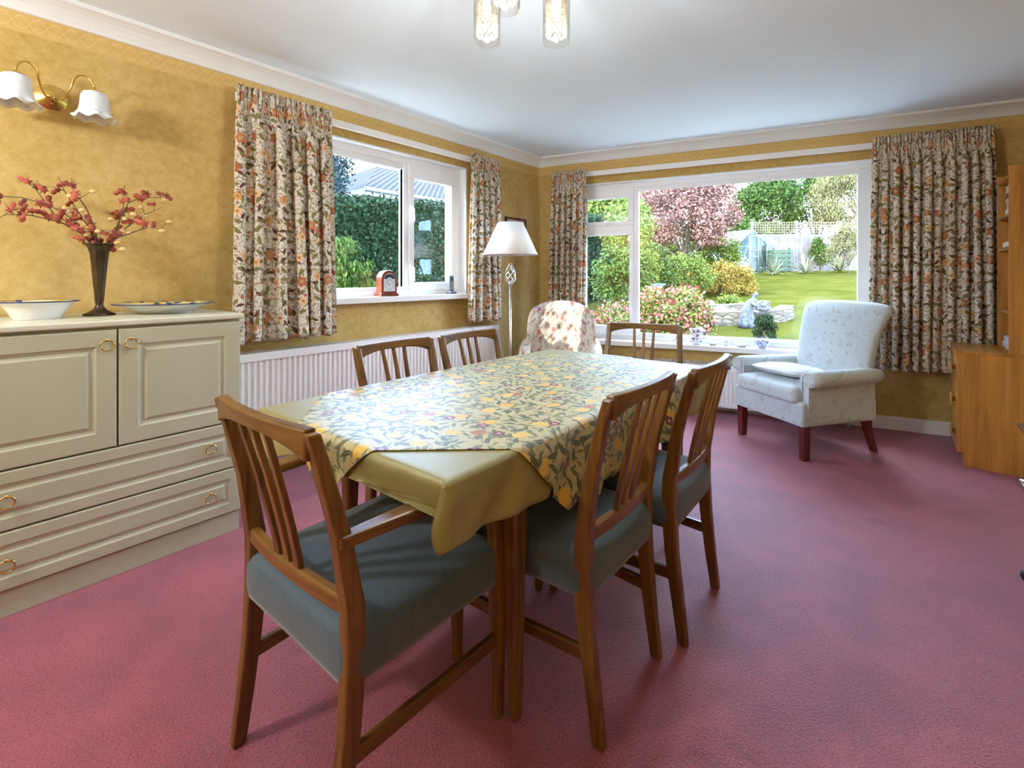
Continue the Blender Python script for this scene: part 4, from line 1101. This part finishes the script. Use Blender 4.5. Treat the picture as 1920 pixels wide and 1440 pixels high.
def clumps(seed, c, R, nclump, per, cr, shell=.6):
    """leaf centres gathered in clumps over an ellipsoid c, R"""
    rs = np.random.RandomState(seed); d = rs.normal(size=(nclump, 3)); d /= np.linalg.norm(d, axis=1)[:, None]
    d[:, 2] = np.where(d[:, 2] < -.5, -d[:, 2], d[:, 2])
    rad = (shell+(1-shell)*rs.rand(nclump))[:, None]; cc = np.array(c)+d*rad*np.array(R)
    e = rs.normal(size=(nclump, per, 3)); e /= np.linalg.norm(e, axis=2)[:, :, None]; e *= (rs.rand(nclump, per, 1)**.45)*cr
    return (cc[:, None, :]+e).reshape(-1, 3), cc
M['bark'] = noisy('bark', (.07, .05, .035), (.16, .12, .09), 12, .9, bump=.4)
def shrub(name, label, cat, base, c, R, ncl, per, cr, size, mat, seed, group=None, trunk=.03, blossom=None, asp=.55, shell=.55, droop=None):
    root = thing(name, label, cat, base, group=group); b = np.array(base)
    P, cc = clumps(seed, np.array(c)-b, R, ncl, per, cr, shell)
    P[:, 2] = np.maximum(P[:, 2], .02)
    rs = np.random.RandomState(seed+1)
    cards('foliage', P, size*(.6+.8*rs.rand(len(P))), seed, mat, root, asp, droop)
    m = MB(); cz = c[2]-base[2]
    m.tube([(0, 0, 0), ((c[0]-base[0])*.4, (c[1]-base[1])*.4, cz*.5), (c[0]-base[0], c[1]-base[1], cz)], [trunk, trunk*.8, trunk*.5], 8)
    for q in cc[::max(1, ncl//9)]:
        s0 = (0, 0, cz*.35); m.tube([s0, (q[0]*.5, q[1]*.5, (cz*.35+q[2])*.55), tuple(q)], [trunk*.5, trunk*.35, trunk*.12], 5)
    m.build('stem', M['bark'], root)
    if blossom:
        bmat, nb, bs = blossom; idx = rs.choice(len(P), nb); off = rs.normal(size=(nb, 3))*.02
        dirn = P[idx]-(np.array(c)-b); dirn /= np.linalg.norm(dirn, axis=1)[:, None]
        cards('blossom', P[idx]+off+dirn*.05, bs*(.6+.8*rs.rand(nb)), seed+9, bmat, root, 1.0)
    return root
L = lambda a, b, c=None: leaf_mat('leaves_%d' % len(bpy.data.materials), a, b, c)
GR_dark = L((.008, .028, .012), (.018, .052, .018), (.035, .075, .022)); GR_mid = L((.035, .085, .012), (.08, .145, .02), (.14, .21, .04))
GR_lime = L((.11, .17, .02), (.20, .27, .04), (.32, .36, .08)); PINK = L((.24, .08, .07), (.38, .19, .16), (.44, .28, .20)); YEL = L((.30, .24, .03), (.42, .30, .05), (.45, .17, .04))
WIL = L((.16, .15, .05), (.27, .24, .09), (.38, .32, .16)); RED = L((.45, .05, .06), (.55, .16, .15), (.62, .32, .24)); BLUEG = L((.02, .05, .05), (.04, .08, .08), (.07, .12, .12))
PALE = L((.34, .32, .22), (.5, .48, .36), (.55, .55, .5))
def gr(x, y): return (x, y, terr(x, y))
shrub('maple_tree', 'spreading pink leaved maple beyond the pink flowering shrub', 'tree', gr(-5.9, 17.1), (-5.9, 17.1, 3.25), (1.7, 1.4, 1.85), 210, 180, .38, .085, PINK, 11, trunk=.09, asp=.7)
shrub('evergreen_tree', 'bright green conifer behind the greenhouse roof', 'tree', gr(-6.0, 29.8), (-6.0, 29.8, 4.3), (1.9, 1.6, 2.6), 140, 160, .5, .15, GR_mid, 12, trunk=.12)
shrub('evergreen_tree', 'bright green tree between the conifer and the pale autumn tree', 'tree', gr(-3.9, 33.5), (-3.9, 33.5, 5.2), (1.8, 1.4, 2.4), 90, 120, .5, .15, GR_mid, 13, trunk=.12)
shrub('weeping_tree', 'pale yellow weeping autumn tree behind the trellis fence', 'tree', gr(-1.0, 30.0), (-1.4, 30.0, 4.9), (2.5, 1.5, 2.4), 200, 150, .5, .12, WIL, 14, trunk=.12, asp=.35, droop=(0, 0, -1))
shrub('tall_tree', 'tall pale tree at the far right beyond the fence', 'tree', gr(.6, 33), (.6, 33, 7.0), (2.6, 1.8, 2.6), 60, 110, .6, .14, PALE, 15, trunk=.14)
shrub('broadleaf_tree', 'large bright green tree far beyond the clipped hedge', 'tree', gr(-14.0, 28), (-14.0, 28, 5.1), (3.6, 2.6, 3.9), 220, 160, .9, .22, GR_lime, 16, trunk=.2)
shrub('broadleaf_tree', 'pale green tree just left of the pink maple', 'tree', gr(-8.6, 21), (-8.6, 21, 3.7), (1.6, 1.5, 2.3), 80, 140, .5, .13, GR_lime, 17, trunk=.1)
shrub('garden_shrub', 'green bush under the maple, right of the window post', 'shrub', gr(-5.9, 13.4), (-5.9, 13.4, 1.15), (.95, .8, 1.0), 90, 140, .28, .07, GR_mid, 18)
shrub('garden_shrub', 'lime green bush below the maple on the lawn edge', 'shrub', gr(-5.0, 14.4), (-5.0, 14.4, 1.15), (.75, .6, .75), 60, 130, .22, .07, GR_lime, 19)
shrub('autumn_shrub', 'golden orange shrub in front of the greenhouse', 'shrub', gr(-4.4, 15.7), (-4.4, 15.7, 1.0), (1.15, .7, .6), 110, 130, .2, .06, YEL, 20)
shrub('garden_shrub', 'yellow green bush against the left wall of the greenhouse', 'shrub', gr(-5.2, 18.5), (-5.5, 18.9, 1.9), (1.1, .6, .9), 70, 130, .25, .08, GR_lime, 31)
shrub('laurel_bush', 'dense dark bush behind the greenhouse', 'shrub', gr(-7.4, 26.7), (-7.4, 26.7, 2.8), (2.4, .9, 1.5), 150, 130, .4, .13, GR_mid, 42, shell=.3)
shrub('laurel_bush', 'broad dark bush far behind the pink maple trunk', 'shrub', gr(-10.3, 22.9), (-10.3, 22.9, 2.4), (2.4, .9, 1.6), 150, 130, .4, .13, GR_mid, 43, shell=.3)
shrub('garden_shrub', 'tall lime green shrub beside the window post, left of the pink maple', 'shrub', gr(-5.6, 11.8), (-5.6, 11.8, 1.75), (.75, .6, 1.5), 110, 140, .25, .07, GR_lime, 41)
shrub('rhododendron', 'round dark green rhododendron seen through the narrow side pane', 'shrub', gr(-4.85, 9.9), (-4.85, 9.9, 1.0), (.62, .6, .78), 60, 140, .22, .075, GR_mid, 21)
shrub('azalea', 'large pink and red flowering shrub close outside the garden window', 'shrub', gr(-3.35, 8.6), (-3.35, 8.6, .42), (.82, .7, .60), 75, 150, .20, .05, GR_lime, 22, blossom=(RED, 2600, .055))
shrub('azalea', 'smaller pink flowering shrub low in the narrow side pane', 'shrub', gr(-4.1, 8.0), (-4.1, 8.0, .18), (.40, .4, .42), 35, 120, .16, .05, GR_lime, 23, blossom=(RED, 900, .055))
shrub('dwarf_conifer', 'small upright conifer just outside the garden window, before the statue', 'shrub', (-1.80, 9.0, terr(0, 9.0)), (-1.80, 9.0, .28), (.15, .15, .26), 40, 110, .075, .05, GR_dark, 24, asp=.25, trunk=.014, droop=(0, 0, .5))
shrub('garden_shrub', 'small lime plant on top of the stone terrace', 'shrub', gr(-3.35, 12.9), (-3.35, 12.9, .55), (.3, .25, .16), 16, 90, .12, .05, GR_lime, 25)
shrub('climbing_plant', 'dark green climber growing up the fence panels', 'climber', gr(-2.85, 25.7), (-2.85, 25.6, 2.15), (.35, .25, .75), 35, 110, .2, .08, GR_mid, 26)
shrub('garden_shrub', 'yellowish arching bush at the right end of the fence', 'shrub', gr(-1.6, 22.6), (-1.6, 22.6, 2.2), (.7, .5, 1.1), 55, 110, .25, .07, WIL, 27)
# spiky plants along the fence
def spiky(x, y, label, seed, s_=.8):
    rs = random.Random(seed); m = MB()
    for k in range(42):
        a = rs.uniform(0, 2*PI); el = rs.uniform(.2, 1.35); ln = s_*rs.uniform(.6, 1.1); dv = Vector((math.cos(a)*math.cos(el), math.sin(a)*math.cos(el), math.sin(el)))
        sd_v = Vector((-math.sin(a), math.cos(a), 0))*.03; p0 = Vector((0, 0, .02)); p1 = dv*ln*.55; p2 = dv*ln-Vector((0, 0, ln*.22*math.cos(el)))
        m.add([p0-sd_v*.6, p0+sd_v*.6, p1+sd_v, p1-sd_v, p2], [(0, 1, 2, 3), (3, 2, 4)])
    o = m.build('spiky_plant', SPK); o.location = gr(x, y); tag(o, label, 'plant', 'spiky plants along the fence')
SPK = L((.30, .32, .14), (.42, .42, .22), (.5, .48, .3))
spiky(-4.15, 22.6, 'spiky leaved plant nearest the greenhouse', 1, .9); spiky(-3.1, 23.2, 'spiky leaved plant in the middle of the fence bed', 2, 1.0); spiky(-1.95, 23.7, 'spiky leaved plant at the right of the fence bed', 3, .95)
# clipped hedge along the left boundary
hd = thing('hedge', 'long tall clipped green hedge along the left boundary', 'hedge', (-8.0, 10, 0))
HE = 6.5
rs = np.random.RandomState(3); n = 90000
yy = -12+(HE+12)*(rs.rand(n)**.85); tz = 2.28+.06*(yy+10)
face = rs.rand(n) < .8
P = np.empty((n, 3)); P[:, 1] = yy
P[:, 0] = np.where(face, .5+.07*rs.normal(size=n)*.8, -.5+rs.rand(n)); P[:, 2] = np.where(face, (rs.rand(n))*(tz+.1)-.1, tz+.05*rs.normal(size=n))
cards('foliage', P, .05+.05*rs.rand(n), 5, GR_dark, hd, .6)
m = MB(); m.loft([[(-.45, -12, -.2), (.46, -12, -.2), (.46, -12, 2.06), (-.45, -12, 2.06)], [(-.45, HE, -.2), (.46, HE, -.2), (.46, HE, 2.06+.06*(HE+12)), (-.45, HE, 2.06+.06*(HE+12))]]); m.build('inner_growth', GR_dark, hd)
shrub('conifer', 'feathery yellow green conifer just outside the small window', 'shrub', gr(-4.95, 3.0), (-4.95, 3.0, .85), (.36, .36, .72), 70, 130, .13, .05, GR_mid, 28, asp=.4, droop=(0, 0, .8))
shrub('garden_shrub', 'low lime bush to the right of the feathery conifer', 'shrub', gr(-4.9, 3.5), (-4.9, 3.5, .72), (.24, .22, .35), 25, 110, .1, .05, GR_lime, 29)
shrub('garden_shrub', 'pale leaved bush at the left edge of the small window view', 'shrub', gr(-5.1, 2.45), (-5.1, 2.45, .85), (.3, .3, .6), 35, 110, .14, .06, GR_lime, 30)
shrub('garden_shrub', 'blue green low bush behind the clock, against the hedge', 'shrub', gr(-6.4, 4.7), (-6.4, 4.7, .45), (.5, .35, .45), 25, 100, .15, .09, BLUEG, 33)
shrub('spruce_tree', 'blue dark tree behind the hedge at the left of the small window', 'tree', gr(-11.6, 6.0), (-11.6, 6.0, 3.9), (1.25, 1.2, 2.0), 80, 130, .4, .10, BLUEG, 32, trunk=.12)
shrub('birch_tree', 'pale thin autumn tree beside the neighbouring house roof', 'tree', gr(-16.5, 5.0), (-16.5, 5.0, 4.8), (2.0, 1.5, 2.6), 70, 90, .5, .09, PALE, 34, trunk=.1)
# neighbouring house
hs = thing('house', 'white rendered house with tiled hip roof behind the hedge', 'house', (-11.3, 7.6, 0))
M['render'] = simple('white_render', (.22, .23, .245), .7); g = G('clay_tiles'); o_ = g.coord(); q = g.sep(o_)
wv = g.math('SINE', g.math('MULTIPLY', g.math('ADD', q[0], q[1]), 30)); wz = g.math('FRACT', g.math('MULTIPLY', q[2], 7))
M['tiles'] = g.bsdf(g.ramp(g.math('ADD', g.math('MULTIPLY', wv, .25), g.math('MULTIPLY', wz, .5)), [(0, (.010, .010, .013)), (.6, (.055, .050, .055))]), .9, spec=.1, normal=g.bump(wv, .8, .05))
MB().box((-7.6, .3, -.1), (-.35, 9, 3.55)).build('wall', M['render'], hs)
m = MB(); E0 = 3.62; R_ = 5.35
m.add([(-8, 0, E0), (0, 0, E0), (0, 9.4, E0), (-8, 9.4, E0), (-4, 3.2, R_), (-4, 6.2, R_)], [(0, 1, 4), (1, 2, 5, 4), (2, 3, 5), (3, 0, 4, 5), (3, 2, 1, 0)]); m.build('roof', M['tiles'], hs)
m = MB(); m.box((-8, -.02, E0-.2), (.02, .02, E0-.01)); m.box((-.02, 0, E0-.2), (.02, 9.4, E0-.01)); m.box((-8, 0, E0-.2), (0, 9.4, E0-.17)); m.build('fascia', M['render'], hs)
m = MB(); m.tube([(.07, -.05, E0-.04), (.07, 9.4, E0-.04)], .055, 8); m.tube([(.07, .5, E0-.05), (-.3, .5, E0-.35), (-.3, .5, 0)], .04, 8); m.build('gutter', M['render'], hs)
m = MB()
for yy in (1.6, 4.2): m.box((-.36, yy, 1.9), (-.33, yy+1.3, 3.0))
m.build('window', simple('dark_glazing', (.08, .10, .12), .1), hs)

# greenhouse
gh = thing('greenhouse', 'aluminium framed glass greenhouse on the far lawn', 'greenhouse', (-5.53, 22.56, terr(0, 23)), math.radians(66.8))
GW, GL, GE, GA = 1.93, 2.55, 1.33, 1.98
M['alu'] = simple('aluminium', (.20, .23, .25), .45, metal=.4)
m = MB()
def bar(a, b, r=.022): m.tube([a, b], r, 4)
# gable plane y=0 (x 0..GW); length towards +y
for y in (0, GL):
    for a, b in (((0, y, 0), (0, y, GE)), ((GW, y, 0), (GW, y, GE)), ((0, y, GE), (GW/2, y, GA)), ((GW, y, GE), (GW/2, y, GA)), ((0, y, .03), (GW, y, .03)), ((GW*.36, y, 0), (GW*.36, y, GE+.42)), ((GW*.68, y, 0), (GW*.68, y, GE+.38))): bar(a, b)
for k in range(5):
    y = GL*k/4
    for a, b in (((0, y, 0), (0, y, GE)), ((GW, y, 0), (GW, y, GE)), ((0, y, GE), (GW/2, y, GA)), ((GW, y, GE), (GW/2, y, GA))): bar(a, b, .014)
for x, z in ((0, GE), (GW, GE), (GW/2, GA), (0, .03), (GW, .03)): bar((x, 0, z), (x, GL, z))
bar((GW*.05, 0, .1), (GW*.3, 0, GE-.1), .012); bar((GW*.95, 0, .1), (GW*.72, 0, GE-.1), .012)
m.build('frame', M['alu'], gh)
m = MB(); m.add([(0, 0, 0), (GW, 0, 0), (GW, 0, GE), (GW/2, 0, GA), (0, 0, GE), (0, GL, 0), (GW, GL, 0), (GW, GL, GE), (GW/2, GL, GA), (0, GL, GE)], [(0, 1, 2, 3, 4), (5, 9, 8, 7, 6), (0, 4, 9, 5), (1, 6, 7, 2), (2, 7, 8, 3), (3, 8, 9, 4)]); m.build('glazing', M['gh_glass'], gh)
m = MB(); x0, x1 = GW*.38, GW*.66
for a, b in (((x0, -.04, .05), (x0, -.04, GE+.35)), ((x1, -.04, .05), (x1, -.04, GE+.35)), ((x0, -.04, .05), (x1, -.04, .05)), ((x0, -.04, GE+.35), (x1, -.04, GE+.35)), ((x0, -.04, .78), (x1, -.04, .78)), ((x0, -.04, 1.05), (x1, -.04, 1.05))): bar(a, b, .025)
m.build('door', M['alu'], gh)
m = MB(); m.box((-.06, -.06, -.25), (GW+.06, GL+.06, 0)); m.build('base', noisy('brown_timber', (.12, .07, .04), (.2, .13, .08), 9, .8), gh)
m = MB(); m.box((.1, .3, .62), (.5, GL-.2, .66)); 
for yy in (.35, GL-.3): m.box((.12, yy, 0), (.16, yy+.04, .62)); m.box((.44, yy, 0), (.48, yy+.04, .62))
m.box((.1, .3, .25), (.5, GL-.2, .28)); m.build('staging', noisy('pale_timber', (.4, .33, .25), (.5, .42, .33), 9, .8), gh)
# fence with trellis
A = Vector((-5.35, 24.2, 0)); B = Vector((2.6, 30.6, 0)); fa = math.atan2(B.y-A.y, B.x-A.x); Lf = (B-A).length
fn = thing('fence', 'tall pale board fence with trellis top behind the greenhouse', 'fence', (A.x, A.y, 1.45), fa)
M['fence'] = noisy('weathered_fence_boards', (.085, .072, .062), (.14, .122, .108), 3, .85); M['trellis'] = noisy('trellis_laths', (.12, .08, .055), (.17, .12, .085), 4, .85)
np_ = 5; pl = Lf/np_
for k in range(np_):
    zb = .028*k*pl*.0
    m = MB(); nb = int(pl/.11)
    for i in range(nb): xx = k*pl+.06+(pl-.12)*i/nb; m.box((xx, -.012-(.012 if i % 2 else 0), .1), (xx+(pl-.12)/nb+.01, .0, 1.72))
    m.box((k*pl, -.03, .85), (k*pl+pl, -.012, .91)); m.build('board_panel', M['fence'], fn)
    m = MB()
    for i in range(int(pl/.11)+1): xx = k*pl+.04+i*.11; m.box((xx, -.01, 1.78), (xx+.022, 0, 2.28))
    for i in range(5): m.box((k*pl, -.02, 1.79+i*.115), (k*pl+pl, -.01, 1.812+i*.115))
    m.build('trellis', M['trellis'], fn)
    MB().box((k*pl-.05, -.05, -.1), (k*pl+.05, .05, 2.34)).build('post', M['fence'], fn)
MB().box((0, -.04, .0), (Lf, .0, .13)).build('gravel_board', M['fence'], fn)
cbn = thing('compost_bin', 'green slatted compost bin beside the greenhouse', 'compost bin', (-4.45, 24.0, terr(0, 24)), fa)
m = MB(); 
for k in range(5): m.box((0, 0, .05+k*.2), (.8, .03, .19+k*.2)); m.box((0, .03, .05+k*.2), (.03, .8, .19+k*.2)); m.box((.77, .03, .05+k*.2), (.8, .8, .19+k*.2))
m.build('slats', simple('green_stain', (.03, .06, .03), .8), cbn)
m = MB(); 
for x_ in (.03, .72): m.box((x_, .03, 0), (x_+.06, .09, 1.08)); 
m.build('corner_post', simple('green_stain_post', (.028, .05, .026), .8), cbn)
# stone terraces and rockery
g = G('dry_stone'); o_ = g.coord(); v = g.n('ShaderNodeTexVoronoi'); g.put(v.inputs['Vector'], g.vm('MULTIPLY', o_, (5, 5, 14))); v.inputs['Scale'].default_value = 1
cs_ = g.sep(v.outputs['Color']); ve = g.n('ShaderNodeTexVoronoi', feature='DISTANCE_TO_EDGE'); g.put(ve.inputs['Vector'], g.vm('MULTIPLY', o_, (5, 5, 14))); ve.inputs['Scale'].default_value = 1
M['stone'] = g.bsdf(g.mix(g.math('LESS_THAN', ve.outputs['Distance'], .06), g.mix(cs_[0], (.07, .056, .038), (.16, .125, .09)), (.05, .045, .035)), .9, normal=g.bump(ve.outputs['Distance'], .8, .05))
def stone_wall(pts, h, t, label):
    m = MB(); rs = random.Random(len(pts)); rings = []
    P = [Vector(p) for p in pts]
    for i, p in enumerate(P):
        d = (P[min(i+1, len(P)-1)]-P[max(i-1, 0)]).normalized(); nn = Vector((-d.y, d.x, 0)); z0 = terr(p.x, p.y)-.1
        q = [p+nn*t*.5, p-nn*t*.5]; hh = h+rs.uniform(-.02, .02)
        rings.append([(q[0].x, q[0].y, z0), (q[1].x, q[1].y, z0), (q[1].x, q[1].y, z0+.1+hh), (q[0].x, q[0].y, z0+.1+hh)])
    m.loft(rings); o = m.build('stone_wall', M['stone'], bevel=.02); tag(o, label, 'stone wall', 'stone terraces in the garden')
stone_wall([(-4.2, 10.3, 0), (-3.6, 10.55, 0), (-3.0, 10.8, 0), (-2.4, 11.05, 0), (-2.05, 11.5, 0), (-1.95, 12.0, 0)], .28, .3, 'lower dry stone terrace wall beside the statue')
stone_wall([(-4.4, 11.7, 0), (-3.8, 11.95, 0), (-3.2, 12.2, 0), (-2.75, 12.5, 0), (-2.6, 13.0, 0)], .22, .3, 'upper dry stone terrace wall behind the statue')
rs = random.Random(4)
for k, (x, y, s_, lab, cat, col) in enumerate([(-3.35, 11.2, .14, 'reddish rockery stone behind the lower terrace', 'rock', (.24, .11, .07)), (-2.95, 11.3, .12, 'orange rockery stone beside the white block', 'rock', (.28, .14, .07)),
                                               (-3.7, 11.2, .13, 'pale grey rockery stone at the left of the terrace', 'rock', (.22, .21, .20)), (-3.75, 12.4, .14, 'grey rock on the upper terrace', 'rock', (.20, .19, .18))]):
    m = MB(); m.sphere((0, 0, s_*.4), s_, 10, 7, (1.2, .9, .7))
    m.v = [(x_*(1+.18*math.sin(7*y_+k)), y_*(1+.15*math.sin(9*x_+k)), z_*(1+.2*math.sin(11*x_+5*y_))) for x_, y_, z_ in m.v]
    o = m.build('rockery_stone', noisy('rock_%d' % k, tuple(c*.8 for c in col), col, 12, .9, bump=.5), smooth=False); o.location = (x, y, terr(x, y)+.12); tag(o, lab, cat)
tag(MB().box((-.09, -.06, 0), (.09, .06, .13)).build('stone_block', simple('white_block', (.62, .72, .72), .7), bevel=.01), 'small white block lying on the lower terrace', 'stone block').location = (-3.05, 11.0, terr(0, 11)+.22)
tag(MB().lathe([(.002, .02), (.16, .02), (.14, .1), (.03, .14), (.03, .32), (.16, .40), (.2, .46), (.17, .45), (.02, .40)], n=24).build('bird_bath', simple('blue_glazed_pot', (.05, .18, .38), .3)), 'blue bird bath half hidden between the flowering shrub and the lime bush', 'bird bath').location = (-4.95, 12.2, terr(0, 12.2)+.25)
# statue: draped figure leaning over a basin
st_ = thing('garden_statue', 'grey stone statue of a draped figure leaning over a basin', 'statue', (-2.38, 10.62, terr(0, 10.62)), math.radians(20))
M['statue'] = noisy('weathered_cast_stone', (.034, .038, .045), (.09, .098, .11), 14, .85, bump=.5)
def robe(t, a, r, z): return r*(1+.10*math.sin(7*a+3*z*8)*(1-t*.5)), z
m = MB(); rings = []
prof_ = [(-.06, .0, .17, .14, 0), (-.06, 0, .165, .13, .08), (-.06, 0, .13, .11, .2), (-.055, 0, .11, .09, .32), (-.045, 0, .10, .085, .4), (-.02, 0, .105, .08, .47), (.015, 0, .10, .075, .53), (.045, 0, .07, .06, .575), (.065, 0, .035, .035, .60), (.08, 0, .045, .045, .63), (.09, 0, .052, .05, .665), (.10, 0, .04, .042, .70), (.105, 0, .012, .012, .72)]
for cx_, cy_, rx, ry, z in prof_:
    rings.append([(cx_+rx*(1+(.12*math.sin(8*2*PI*k/40) if z < .4 else 0))*math.cos(2*PI*k/40), cy_+ry*(1+(.12*math.sin(8*2*PI*k/40) if z < .4 else 0))*math.sin(2*PI*k/40), z) for k in range(40)])
m.loft(rings, True, True)
for sy in (-1, 1): m.tube([(.0, sy*.085, .52), (.08, sy*.10, .45), (.17, sy*.05, .44)], [.034, .028, .018], 8)
m.build('figure', M['statue'], st_)
MB().lathe([(.002, 0), (.10, 0), (.10, .03), (.07, .05), (.055, .1), (.06, .25), (.08, .30), (.07, .33), (.14, .37), (.15, .42), (.13, .41), (.02, .37)], (.23, 0, 0), 24).build('basin', M['statue'], st_)
m = MB(); m.sphere((.24, .0, .46), .06, 10, 8, (1, .8, 1)); m.sphere((.22, 0, .53), .035, 10, 8); m.build('cherub', M['statue'], st_)
